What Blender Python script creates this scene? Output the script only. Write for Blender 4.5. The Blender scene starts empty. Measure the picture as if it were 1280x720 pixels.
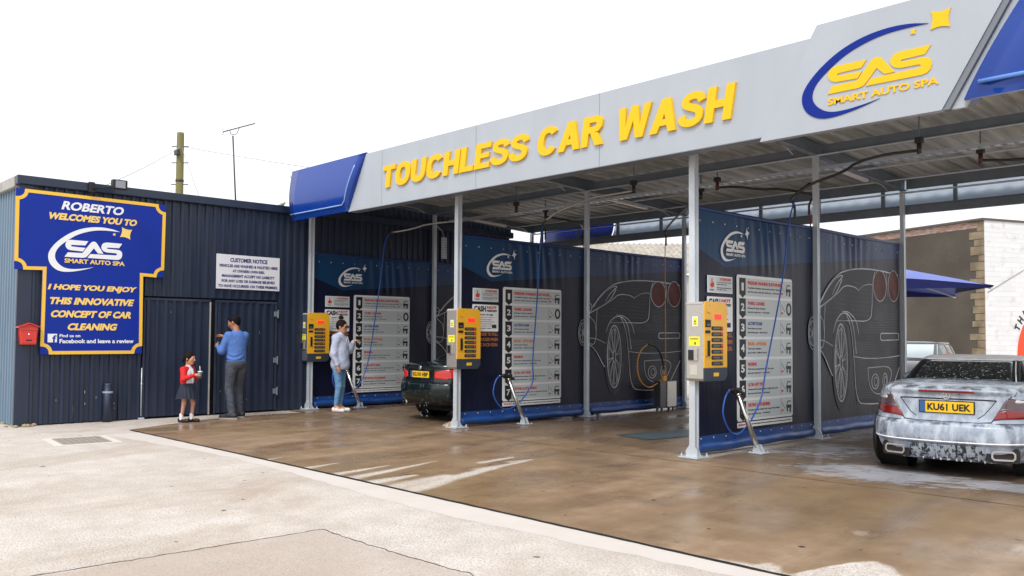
import bpy, bmesh, math, random
import numpy as np
from mathutils import Vector, Matrix
random.seed(7)
R = math.radians
PI = math.pi
scene = bpy.context.scene
COL = scene.collection

# ------------------------------------------------------------------ helpers
def link(o):
    COL.objects.link(o)
    return o

def tag(o, label=None, cat=None, group=None, kind=None):
    if label: o['label'] = label
    if cat: o['category'] = cat
    if group: o['group'] = group
    if kind: o['kind'] = kind
    return o

def thing(name, label, cat, loc=(0, 0, 0), rz=0, group=None):
    o = bpy.data.objects.new(name, None)
    o.empty_display_size = 0.1
    o.location = loc
    o.rotation_euler = (0, 0, rz)
    link(o)
    return tag(o, label, cat, group)

def dup(root, loc, rz=None, label=None):
    def cp(o, parent):
        c = o.copy(); COL.objects.link(c)
        if parent is not None: c.parent = parent
        for ch in list(o.children): cp(ch, c)
        return c
    r = cp(root, None)
    r.location = loc
    if rz is not None: r.rotation_euler = (0, 0, rz)
    if label: r['label'] = label
    return r

def abspos(o):
    v = Vector((0, 0, 0))
    while o is not None:
        v = v + Vector(o.location); o = o.parent
    return v

class MB:
    """collects shapes into one mesh"""
    def __init__(s): s.v = []; s.f = []; s.smooth = []
    def add(s, vs, fs, sm=False):
        b = len(s.v)
        s.v += [tuple(map(float, p)) for p in vs]
        s.f += [tuple(b + i for i in f) for f in fs]
        s.smooth += [sm] * len(fs)
        return s
    def box(s, x0, x1, y0, y1, z0, z1):
        if x0 > x1: x0, x1 = x1, x0
        if y0 > y1: y0, y1 = y1, y0
        if z0 > z1: z0, z1 = z1, z0
        v = [(x0,y0,z0),(x1,y0,z0),(x1,y1,z0),(x0,y1,z0),(x0,y0,z1),(x1,y0,z1),(x1,y1,z1),(x0,y1,z1)]
        f = [(0,3,2,1),(4,5,6,7),(0,1,5,4),(1,2,6,5),(2,3,7,6),(3,0,4,7)]
        return s.add(v, f)
    def bbox(s, x0, x1, y0, y1, z0, z1, b=0.01, seg=2):
        bm = bmesh.new()
        m = Matrix.Translation(((x0+x1)/2, (y0+y1)/2, (z0+z1)/2)) @ Matrix.Diagonal((abs(x1-x0), abs(y1-y0), abs(z1-z0), 1))
        bmesh.ops.create_cube(bm, size=1, matrix=m)
        bmesh.ops.bevel(bm, geom=bm.edges[:], offset=b, segments=seg, affect='EDGES', profile=0.5)
        bm.verts.index_update()
        s.add([tuple(v.co) for v in bm.verts], [tuple(v.index for v in f.verts) for f in bm.faces])
        bm.free(); return s
    def beam(s, a, b, w, h, up=(0, 0, 1)):
        a = Vector(a); b = Vector(b); d = (b - a).normalized()
        up = Vector(up)
        if abs(d.dot(up)) > 0.98: up = Vector((1, 0, 0))
        r = d.cross(up).normalized(); u = r.cross(d)
        r = r * w / 2; u = u * h / 2
        v = [a-r-u, a+r-u, a+r+u, a-r+u, b-r-u, b+r-u, b+r+u, b-r+u]
        return s.add(v, [(0,3,2,1),(4,5,6,7),(0,1,5,4),(1,2,6,5),(2,3,7,6),(3,0,4,7)])
    def tube(s, pts, r, n=8, closed=False):
        pts = [Vector(p) for p in pts]
        N = len(pts)
        rr = r if isinstance(r, (list, tuple)) else [r] * N
        t0 = (pts[1] - pts[0]).normalized()
        nrm = t0.cross(Vector((0, 0, 1)))
        if nrm.length < 1e-3: nrm = t0.cross(Vector((1, 0, 0)))
        nrm.normalize()
        vs = []
        for i, p in enumerate(pts):
            if closed: t = (pts[(i+1) % N] - pts[i-1])
            elif i == 0: t = pts[1] - pts[0]
            elif i == N-1: t = pts[-1] - pts[-2]
            else: t = (pts[i+1] - p).normalized() + (p - pts[i-1]).normalized()
            if t.length < 1e-9: t = t0
            t.normalize()
            nrm = nrm - t * nrm.dot(t)
            if nrm.length < 1e-6: nrm = t.orthogonal()
            nrm.normalize()
            bi = t.cross(nrm)
            for k in range(n):
                a = 2 * PI * k / n
                vs.append(p + (nrm * math.cos(a) + bi * math.sin(a)) * rr[i])
        fs = []
        for i in range(N if closed else N-1):
            j = (i+1) % N
            for k in range(n):
                k2 = (k+1) % n
                fs.append((i*n+k, i*n+k2, j*n+k2, j*n+k))
        s.add(vs, fs, True)
        if not closed:
            s.add(vs[:n], [tuple(range(n-1, -1, -1))]); s.add(vs[-n:], [tuple(range(n))])
        return s
    def lathe(s, prof, c=(0, 0, 0), axis='z', n=24):
        """prof list of (r, h)"""
        vs = []
        for r, h in prof:
            for k in range(n):
                a = 2 * PI * k / n
                p = (r*math.cos(a), r*math.sin(a), h)
                if axis == 'x': p = (h, r*math.cos(a), r*math.sin(a))
                if axis == 'y': p = (r*math.sin(a), h, r*math.cos(a))
                vs.append((p[0]+c[0], p[1]+c[1], p[2]+c[2]))
        fs = []
        for i in range(len(prof)-1):
            for k in range(n):
                k2 = (k+1) % n
                fs.append((i*n+k, i*n+k2, (i+1)*n+k2, (i+1)*n+k))
        return s.add(vs, fs, True)
    def prism(s, poly, fn, d0, d1):
        """poly: 2D points; fn(u,v,d) -> 3D"""
        n = len(poly)
        vs = [fn(u, v, d0) for u, v in poly] + [fn(u, v, d1) for u, v in poly]
        fs = [tuple(range(n-1, -1, -1)), tuple(range(n, 2*n))]
        for i in range(n):
            j = (i+1) % n
            fs.append((i, j, n+j, n+i))
        return s.add(vs, fs)
    def ribbon(s, pts, w, fn, d0, d1, closed=False):
        """mitred flat ribbon of 2D points, extruded d0..d1; w number or list"""
        n = len(pts)
        ww = w if isinstance(w, (list, tuple)) else [w] * n
        L = []; Rr = []
        for i in range(n):
            p = Vector(pts[i])
            if closed: a = Vector(pts[i-1]); b = Vector(pts[(i+1) % n])
            else:
                a = Vector(pts[i-1]) if i > 0 else None
                b = Vector(pts[i+1]) if i < n-1 else None
            d1_ = (p - a).normalized() if a is not None and (p-a).length > 0 else None
            d2_ = (b - p).normalized() if b is not None and (b-p).length > 0 else None
            if d1_ is None: d1_ = d2_
            if d2_ is None: d2_ = d1_
            n1 = Vector((-d1_.y, d1_.x)); n2 = Vector((-d2_.y, d2_.x))
            m = n1 + n2
            if m.length < 1e-6: m = n1
            m.normalize()
            k = 1 / max(0.45, m.dot(n1))
            L.append(p + m * ww[i] / 2 * k); Rr.append(p - m * ww[i] / 2 * k)
        vs = [fn(q.x, q.y, d1) for q in L] + [fn(q.x, q.y, d1) for q in Rr] + [fn(q.x, q.y, d0) for q in L] + [fn(q.x, q.y, d0) for q in Rr]
        fs = []
        for i in range(n if closed else n-1):
            j = (i+1) % n
            fs += [(i, n+i, n+j, j), (2*n+i, i, j, 2*n+j), (n+i, 3*n+i, 3*n+j, n+j)]
        if not closed:
            fs += [(0, 2*n, 3*n, n), (n-1, 2*n-1, 4*n-1, 3*n-1)]
        return s.add(vs, fs)
    def ball(s, c, r, n=12, m=8):
        rx, ry, rz = r if isinstance(r, (list, tuple)) else (r, r, r)
        vs = []
        for i in range(m+1):
            t = PI * i / m
            for k in range(n):
                a = 2*PI*k/n
                vs.append((c[0]+rx*math.sin(t)*math.cos(a), c[1]+ry*math.sin(t)*math.sin(a), c[2]+rz*math.cos(t)))
        fs = [(i*n+k, (i+1)*n+k, (i+1)*n+(k+1) % n, i*n+(k+1) % n) for i in range(m) for k in range(n)]
        return s.add(vs, fs, True)
    def build(s, name, mat, parent=None, world=False, label=None, bevel=0):
        me = bpy.data.meshes.new(name)
        off = abspos(parent) if (world and parent is not None) else Vector((0, 0, 0))
        me.from_pydata([(p[0]-off.x, p[1]-off.y, p[2]-off.z) for p in s.v], [], s.f)
        me.polygons.foreach_set('use_smooth', s.smooth)
        bm = bmesh.new(); bm.from_mesh(me)
        bmesh.ops.remove_doubles(bm, verts=bm.verts, dist=1e-6)
        bmesh.ops.recalc_face_normals(bm, faces=bm.faces)
        if bevel:
            es = [e for e in bm.edges if len(e.link_faces) == 2 and e.calc_face_angle(0) > 0.6]
            bmesh.ops.bevel(bm, geom=es, offset=bevel, segments=2, affect='EDGES', profile=0.5)
        bm.to_mesh(me); bm.free()
        if mat: me.materials.append(mat)
        o = bpy.data.objects.new(name, me); link(o)
        if parent is not None: o.parent = parent
        if label: o['label'] = label
        return o

FX = lambda u, v, d: (d, u, v)            # plane facing +x (u = y, v = z)
def FXat(x): return lambda u, v, d: (x + d, u, v)
def FYat(y): return lambda u, v, d: (u, y - d, v)   # plane facing -y (u = x)
def chaikin(p, it=2, closed=False):
    for _ in range(it):
        q = []
        n = len(p)
        if not closed: q.append(p[0])
        for i in range(n if closed else n-1):
            a = p[i]; b = p[(i+1) % n]
            q.append(tuple(a[k]*.75+b[k]*.25 for k in range(len(a)))); q.append(tuple(a[k]*.25+b[k]*.75 for k in range(len(a))))
        if not closed: q.append(p[-1])
        p = q
    return p
def ellipse(cx, cy, rx, ry, n=32):
    return [(cx + rx*math.cos(2*PI*k/n), cy + ry*math.sin(2*PI*k/n)) for k in range(n)]
def lerp(a, b, t): return a + (b - a) * t

# ------------------------------------------------------------------ materials
def mat(name, col, rough=0.5, metal=0.0, var=None, bump=None, coat=0, emit=None, alpha=1, var2=None, spec=0.5, trans=0):
    m = bpy.data.materials.new(name); m.use_nodes = True
    nt = m.node_tree; N = nt.nodes; L = nt.links
    b = N['Principled BSDF']
    b.inputs['Base Color'].default_value = (*col, 1)
    b.inputs['Roughness'].default_value = rough
    b.inputs['Metallic'].default_value = metal
    b.inputs['Specular IOR Level'].default_value = spec
    if coat:
        b.inputs['Coat Weight'].default_value = coat; b.inputs['Coat Roughness'].default_value = 0.06
    if emit:
        b.inputs['Emission Color'].default_value = (*emit[:3], 1); b.inputs['Emission Strength'].default_value = emit[3]
    if alpha < 1: b.inputs['Alpha'].default_value = alpha
    if trans: b.inputs['Transmission Weight'].default_value = trans
    tc = N.new('ShaderNodeTexCoord')
    if var:
        sc, amt, col2 = var[:3]
        mp = N.new('ShaderNodeMapping'); L.new(tc.outputs['Object'], mp.inputs[0])
        mp.inputs['Scale'].default_value = var[3] if len(var) > 3 else (1, 1, 1)
        nz = N.new('ShaderNodeTexNoise'); nz.inputs['Scale'].default_value = sc; nz.inputs['Detail'].default_value = 6
        L.new(mp.outputs[0], nz.inputs['Vector'])
        rp = N.new('ShaderNodeValToRGB'); rp.color_ramp.elements[0].position = 0.35; rp.color_ramp.elements[1].position = 0.7
        rp.color_ramp.elements[0].color = (0, 0, 0, 1); rp.color_ramp.elements[1].color = (amt, amt, amt, 1)
        L.new(nz.outputs['Fac'], rp.inputs[0])
        mx = N.new('ShaderNodeMix'); mx.data_type = 'RGBA'
        L.new(rp.outputs[0], mx.inputs['Factor'])
        mx.inputs['A'].default_value = (*col, 1); mx.inputs['B'].default_value = (*col2, 1)
        L.new(mx.outputs['Result'], b.inputs['Base Color'])
        rr = N.new('ShaderNodeMapRange'); L.new(nz.outputs['Fac'], rr.inputs[0])
        rr.inputs['From Min'].default_value = 0.3; rr.inputs['From Max'].default_value = 0.7
        rr.inputs['To Min'].default_value = max(0.02, rough-0.08); rr.inputs['To Max'].default_value = min(1, rough+0.1)
        L.new(rr.outputs[0], b.inputs['Roughness'])
    if bump:
        mp2 = N.new('ShaderNodeMapping'); L.new(tc.outputs['Object'], mp2.inputs[0])
        mp2.inputs['Scale'].default_value = bump[3] if len(bump) > 3 else (1, 1, 1)
        n2 = N.new('ShaderNodeTexNoise'); n2.inputs['Scale'].default_value = bump[0]; n2.inputs['Detail'].default_value = 5
        L.new(mp2.outputs[0], n2.inputs['Vector'])
        bp = N.new('ShaderNodeBump'); bp.inputs['Strength'].default_value = bump[1]; bp.inputs['Distance'].default_value = bump[2]
        L.new(n2.outputs['Fac'], bp.inputs['Height']); L.new(bp.outputs[0], b.inputs['Normal'])
    return m

M = {}
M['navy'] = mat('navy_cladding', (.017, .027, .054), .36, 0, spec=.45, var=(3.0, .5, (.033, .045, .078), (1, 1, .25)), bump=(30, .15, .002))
M['navy_dull'] = mat('navy_sheet', (.022, .032, .06), .5, 0, spec=.3, var=(2.2, .6, (.05, .06, .085)), bump=(14, .3, .004))
M['navy_side'] = mat('faded_side_cladding', (.12, .19, .27), .45, 0, var=(4, .5, (.2, .28, .36), (1, 1, .2)))  # paler than the front cladding: sky reflection put into the colour
M['trim_pale'] = mat('weathered_trim', (.42, .40, .36), .6, 0, var=(5, .7, (.25, .25, .24)))
M['black'] = mat('black', (.008, .008, .010), .5)
M['rubber'] = mat('rubber', (.015, .015, .017), .65, bump=(60, .2, .002))
M['gap'] = mat('dark_gap', (.004, .004, .005), .9)
M['galv'] = mat('galvanised_steel', (.60, .65, .70), .36, .30, var=(9, .5, (.46, .50, .55), (1, 1, .4)), bump=(40, .1, .001))
M['galv_dark'] = mat('grey_painted_beam', (.20, .235, .275), .5, .2, var=(5, .5, (.14, .165, .20)))
M['sheet'] = mat('roof_sheet_underside', (.62, .64, .62), .55, .05, var=(1.3, .9, (.30, .31, .29), (7, .35, 1)))  # dark streaks along the ribs put rib shade into the colour
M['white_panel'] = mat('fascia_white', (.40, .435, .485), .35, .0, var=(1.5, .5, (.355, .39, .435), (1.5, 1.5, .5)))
M['panel_edge'] = mat('panel_edge_grey', (.18, .20, .23), .5, .2)
M['blue_gloss'] = mat('blue_gloss', (.004, .044, .30), .24, .0, coat=.3, spec=.35, var=(1.2, .4, (.010, .046, .28)))
M['sign_blue'] = mat('sign_blue', (.003, .026, .31), .45, spec=.25, var=(2, .3, (.008, .03, .22)))
M['yellow'] = mat('sign_yellow', (.86, .50, .012), .45, spec=.25)
M['gold'] = mat('border_yellow', (.86, .52, .05), .4)
M['cream_yellow'] = mat('lettering_yellow', (.92, .62, .16), .45)
M['white'] = mat('white_print', (.82, .83, .85), .45)
M['white_line'] = mat('printed_line_white', (.74, .77, .82), .5, spec=.2, var=(1.8, .9, (.26, .27, .31)))
M['logo_blue'] = mat('logo_blue', (.003, .02, .23), .5, spec=.2)
M['notice_white'] = mat('notice_board_white', (.76, .76, .80), .35, var=(6, .3, (.66, .67, .72)))
M['ink_blue'] = mat('ink_blue', (.015, .02, .16), .5)
M['ink_black'] = mat('ink_black', (.012, .012, .014), .5)
M['ink_grey'] = mat('ink_grey', (.16, .17, .18), .5)
M['ink_red'] = mat('ink_red', (.62, .045, .025), .5)
M['ink_orange'] = mat('ink_orange', (.78, .22, .03), .5)
M['ink_orange_dull'] = mat('ink_orange_dull', (.42, .16, .06), .5)
M['ink_steel'] = mat('ink_steel_blue', (.03, .10, .28), .5)
M['board_white'] = mat('board_white', (.86, .88, .88), .4)
M['row_grey'] = mat('row_grey', (.60, .65, .665), .42)
M['hem'] = mat('banner_hem_blue', (.010, .058, .24), .32, var=(3, .4, (.016, .08, .31)), bump=(5, .5, .01))
M['eyelet'] = mat('eyelet_steel', (.7, .7, .72), .25, .6)
M['draw_fill'] = mat('printed_body_grey', (.026, .026, .034), .45, spec=.2, var=(1.6, .9, (.055, .056, .066), (1, 1.5, 1)))
M['draw_tyre'] = mat('printed_tyre_grey', (.042, .043, .052), .45, spec=.2, var=(4, .8, (.08, .08, .09)))
M['draw_red'] = mat('printed_lamp_red', (.12, .022, .018), .5, spec=.2, var=(3, .9, (.05, .015, .015)))
M['red_box'] = mat('red_enamel', (.62, .028, .018), .3, coat=.4)
M['steel'] = mat('brushed_stainless', (.55, .53, .49), .33, .75, var=(14, .4, (.42, .41, .39), (1, 1, 6)), bump=(60, .08, .001))
M['cab_grey'] = mat('grey_cabinet', (.14, .16, .19), .4, .4, var=(8, .4, (.10, .115, .14)))
M['cab_top'] = mat('cabinet_top', (.62, .60, .56), .4, .4)
M['cab_yellow'] = mat('cabinet_yellow', (.88, .46, .03), .35, coat=.2, var=(5, .25, (.72, .36, .02)))
M['cab_navy'] = mat('cabinet_slate', (.035, .048, .07), .45)
M['label_grey'] = mat('button_label', (.10, .11, .12), .35)
M['display'] = mat('led_display', (.30, .01, .01), .3, emit=(1, .03, .02, 1.2))
M['sticker'] = mat('sticker_yellow', (.85, .78, .04), .5)
M['cream'] = mat('faded_label', (.55, .52, .45), .6)
M['chrome'] = mat('chrome', (.75, .76, .78), .1, 1.0)
M['tube_steel'] = mat('polished_tube', (.62, .60, .56), .18, .95)
M['hose_blue'] = mat('hose_blue', (.02, .10, .45), .35)
M['hose_red'] = mat('hose_red', (.35, .03, .03), .4)
M['hose_orange'] = mat('hose_orange', (.80, .34, .04), .4)
M['boom'] = mat('boom_dark', (.05, .05, .055), .4, .4)
M['boom_pale'] = mat('boom_pale', (.52, .50, .48), .3, .7)
M['lamp_tube'] = mat('lamp_diffuser', (.85, .83, .80), .4)
M['redhead'] = mat('boom_red', (.11, .02, .022), .4)
M['wood'] = mat('timber_offcut', (.5, .33, .18), .7)
M['pole_wood'] = mat('pole_wood', (.16, .15, .055), .85, var=(8, .7, (.26, .23, .10), (3, 3, .4)), bump=(20, .5, .01, (4, 4, .3)))
M['wire'] = mat('wire_grey', (.25, .25, .27), .6)
M['grate'] = mat('drain_grate', (.10, .135, .155), .3, .3, bump=(60, .5, .004))
M['skin_m'] = mat('skin_tan', (.36, .155, .085), .5, var=(20, .3, (.42, .19, .11)))
M['skin_f'] = mat('skin_light', (.55, .27, .17), .5, var=(20, .3, (.62, .30, .20)))
M['hair_black'] = mat('hair_black', (.005, .005, .008), .7, spec=.15, bump=(60, .6, .006, (1, 1, .3)))
M['hair_brown'] = mat('hair_brown', (.010, .006, .005), .7, spec=.15, bump=(60, .6, .006, (1, 1, .3)))
M['sweat_blue'] = mat('blue_sweatshirt', (.075, .17, .47), .85, var=(6, .4, (.10, .21, .54)), bump=(9, .8, .03))
M['jean_grey'] = mat('grey_jeans', (.050, .056, .078), .85, var=(7, .6, (.10, .11, .14)), bump=(12, .9, .03))
M['jean_blue'] = mat('light_jeans', (.10, .24, .44), .85, var=(7, .6, (.22, .40, .60)), bump=(14, .7, .02))
M['shoe_dark'] = mat('dark_shoe', (.02, .022, .03), .55)
M['shoe_black'] = mat('patent_shoe', (.008, .008, .01), .25)
M['shoe_white'] = mat('white_shoe', (.75, .73, .70), .6)
M['cardigan'] = mat('red_cardigan', (.62, .015, .018), .85, var=(9, .4, (.72, .03, .03)), bump=(14, .7, .015))
M['shirt'] = mat('white_shirt', (.70, .74, .80), .8)
M['skirt'] = mat('navy_skirt', (.016, .022, .042), .8)
M['hood'] = mat('lilac_hoodie', (.44, .49, .64), .9, var=(5, .4, (.56, .60, .72)), bump=(8, .9, .035))
M['pink'] = mat('pink_bow', (.5, .03, .12), .6)
M['cup_dark'] = mat('paper_cup', (.10, .11, .12), .5)
M['glass_dark'] = mat('dark_glass', (.012, .016, .018), .06, 0, spec=.8)
M['lens_dark'] = mat('sunglass', (.01, .01, .012), .1)
M['blue_canvas'] = mat('blue_canvas', (.11, .15, .46), .5, var=(3, .3, (.14, .18, .52)))
M['blue_valance'] = mat('blue_valance', (.010, .018, .14), .6)  # darker copy of the canvas: shade on the lower edge is in the colour
M['rear_blue'] = mat('rear_blue', (.006, .022, .20), .3)  # darker copy of the fascia blue: shade put into the colour
M['paint_dgreen'] = mat('dark_green_paint', (.006, .015, .017), .14, .3, coat=1)
M['paint_plum'] = mat('dark_plum_paint', (.04, .032, .045), .2, .4, coat=1)
M['lamp_red'] = mat('tail_lamp_red', (.24, .008, .008), .12, coat=.6)
M['lamp_red_lit'] = mat('tail_lamp_bright', (.52, .016, .012), .12, coat=.6, emit=(1, .04, .02, .08))
M['lamp_clear'] = mat('lamp_clear', (.62, .64, .66), .15, .2, coat=.6)
M['lamp_smoke'] = mat('lamp_smoke', (.10, .06, .07), .15, coat=.6)
M['plate_y'] = mat('plate_yellow', (.86, .52, .012), .35)
M['alloy'] = mat('alloy', (.35, .36, .38), .3, .8)
M['render_brown'] = mat('brown_render', (.066, .056, .044), .9, var=(.7, .9, (.115, .098, .076)), bump=(8, .7, .02))
M['far_roof'] = mat('far_roof', (.30, .265, .22), .8, var=(2.5, .9, (.5, .46, .40)))
M['sand'] = mat('sandstone', (.17, .13, .08), .9, var=(2.2, .95, (.34, .27, .18)), bump=(14, .6, .01))
M['red_brick'] = mat('exposed_brick', (.30, .15, .11), .9, var=(5, .9, (.58, .48, .42), (1, 1, 5)), bump=(20, .7, .02))
M['coping'] = mat('coping', (.10, .09, .08), .9)
M['mural_red'] = mat('mural_red', (.78, .07, .02), .6)
M['mural_yellow'] = mat('mural_yellow', (.9, .55, .03), .6)
M['mural_orange'] = mat('mural_orange', (.85, .25, .02), .6)
M['pale_wall'] = mat('pale_wall', (.5, .48, .44), .8, var=(2, .6, (.4, .38, .34)))
M['back_panel'] = mat('back_panel', (.60, .70, .84), .35, var=(.9, .5, (.74, .82, .92), (2, 1, 1)))  # white fascia back, tinted by sky light put into the colour

def painted_brick():
    m = mat('white_painted_brick', (.72, .72, .73), .6)
    nt = m.node_tree; N = nt.nodes; L = nt.links; b = N['Principled BSDF']
    tc = N.new('ShaderNodeTexCoord')
    sp = N.new('ShaderNodeSeparateXYZ'); L.new(tc.outputs['Object'], sp.inputs[0])
    cb = N.new('ShaderNodeCombineXYZ'); L.new(sp.outputs['Y'], cb.inputs['X']); L.new(sp.outputs['Z'], cb.inputs['Y'])
    br = N.new('ShaderNodeTexBrick'); L.new(cb.outputs[0], br.inputs['Vector'])
    br.inputs['Scale'].default_value = 1; br.inputs['Brick Width'].default_value = .46; br.inputs['Row Height'].default_value = .16
    br.inputs['Mortar Size'].default_value = .009; br.inputs['Mortar Smooth'].default_value = .3
    br.inputs['Color1'].default_value = (.73, .73, .74, 1); br.inputs['Color2'].default_value = (.66, .665, .68, 1); br.inputs['Mortar'].default_value = (.67, .67, .675, 1)
    nz = N.new('ShaderNodeTexNoise'); nz.inputs['Scale'].default_value = 3; nz.inputs['Detail'].default_value = 8
    L.new(tc.outputs['Object'], nz.inputs['Vector'])
    rp = N.new('ShaderNodeValToRGB'); rp.color_ramp.elements[0].position = .56; rp.color_ramp.elements[1].position = .75
    L.new(nz.outputs['Fac'], rp.inputs[0])
    mx = N.new('ShaderNodeMix'); mx.data_type = 'RGBA'; L.new(rp.outputs[0], mx.inputs['Factor'])
    L.new(br.outputs['Color'], mx.inputs['A']); mx.inputs['B'].default_value = (.52, .51, .50, 1)
    L.new(mx.outputs['Result'], b.inputs['Base Color'])
    bp = N.new('ShaderNodeBump'); bp.inputs['Strength'].default_value = .6; bp.inputs['Distance'].default_value = .01
    L.new(br.outputs['Fac'], bp.inputs['Height']); bp.invert = True; L.new(bp.outputs[0], b.inputs['Normal'])
    return m
M['wbrick'] = painted_brick()

def mathn(N, L, op, a, b=None, c=None, clamp=False):
    n = N.new('ShaderNodeMath'); n.operation = op; n.use_clamp = clamp
    for i, v in enumerate((a, b, c)):
        if v is None: continue
        if isinstance(v, (int, float)): n.inputs[i].default_value = v
        else: L.new(v, n.inputs[i])
    return n.outputs[0]

def foam_paint(name, base, foam, thr, metal=.6, rough=.25, streak=(3.2, 3.2, 1.0), soft=.16, sc=4.2, det=6, bmp=.25):
    m = mat(name, base, rough, metal, coat=.5)
    nt = m.node_tree; N = nt.nodes; L = nt.links; b = N['Principled BSDF']
    tc = N.new('ShaderNodeTexCoord')
    mp = N.new('ShaderNodeMapping'); mp.inputs['Scale'].default_value = streak; L.new(tc.outputs['Object'], mp.inputs[0])
    n1 = N.new('ShaderNodeTexNoise'); n1.inputs['Scale'].default_value = sc; n1.inputs['Detail'].default_value = det; n1.inputs['Roughness'].default_value = .6
    L.new(mp.outputs[0], n1.inputs['Vector'])
    n2 = N.new('ShaderNodeTexNoise'); n2.inputs['Scale'].default_value = 38; n2.inputs['Detail'].default_value = 4
    L.new(tc.outputs['Object'], n2.inputs['Vector'])
    s = mathn(N, L, 'MULTIPLY_ADD', n2.outputs['Fac'], .16, -.08)
    s = mathn(N, L, 'ADD', s, n1.outputs['Fac'])
    mr = N.new('ShaderNodeMapRange'); L.new(s, mr.inputs[0]); mr.inputs['From Min'].default_value = thr-soft; mr.inputs['From Max'].default_value = thr+soft
    mr.interpolation_type = 'SMOOTHSTEP'
    mx = N.new('ShaderNodeMix'); mx.data_type = 'RGBA'; L.new(mr.outputs[0], mx.inputs['Factor'])
    mx.inputs['A'].default_value = (*base, 1); mx.inputs['B'].default_value = (*foam, 1)
    L.new(mx.outputs['Result'], b.inputs['Base Color'])
    L.new(mathn(N, L, 'MULTIPLY_ADD', mr.outputs[0], -metal, metal), b.inputs['Metallic'])
    L.new(mathn(N, L, 'MULTIPLY_ADD', mr.outputs[0], .5, rough), b.inputs['Roughness'])
    L.new(mathn(N, L, 'MULTIPLY_ADD', mr.outputs[0], -.45, .5), b.inputs['Coat Weight'])
    bp = N.new('ShaderNodeBump'); bp.inputs['Strength'].default_value = bmp; bp.inputs['Distance'].default_value = .005
    L.new(s, bp.inputs['Height']); L.new(bp.outputs[0], b.inputs['Normal'])
    return m
M['paint_foam'] = foam_paint('silver_paint_with_foam', (.30, .35, .43), (.52, .58, .66), .52, metal=.65, streak=(2.2, 2.2, 1.0))
M['diff_foam'] = foam_paint('valance_with_foam', (.02, .024, .03), (.46, .51, .58), .47, metal=0, streak=(7, 7, .28), soft=.05, sc=4)
M['roof_foam'] = foam_paint('roof_with_foam', (.66, .67, .69), (.90, .90, .91), .36, metal=.1)
M['glass_foam'] = foam_paint('glass_with_foam', (.012, .016, .018), (.36, .40, .42), .61, metal=0, rough=.08, streak=(1.6, 1.6, 1.2), soft=.03, sc=22, det=8)
M['tyre_wet'] = mat('wet_tyre', (.010, .010, .011), .3, bump=(50, .4, .004))
M['green_wet'] = foam_paint('green_paint_with_water', (.006, .016, .018), (.10, .13, .14), .66, metal=.3, rough=.12, soft=.10)

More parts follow.
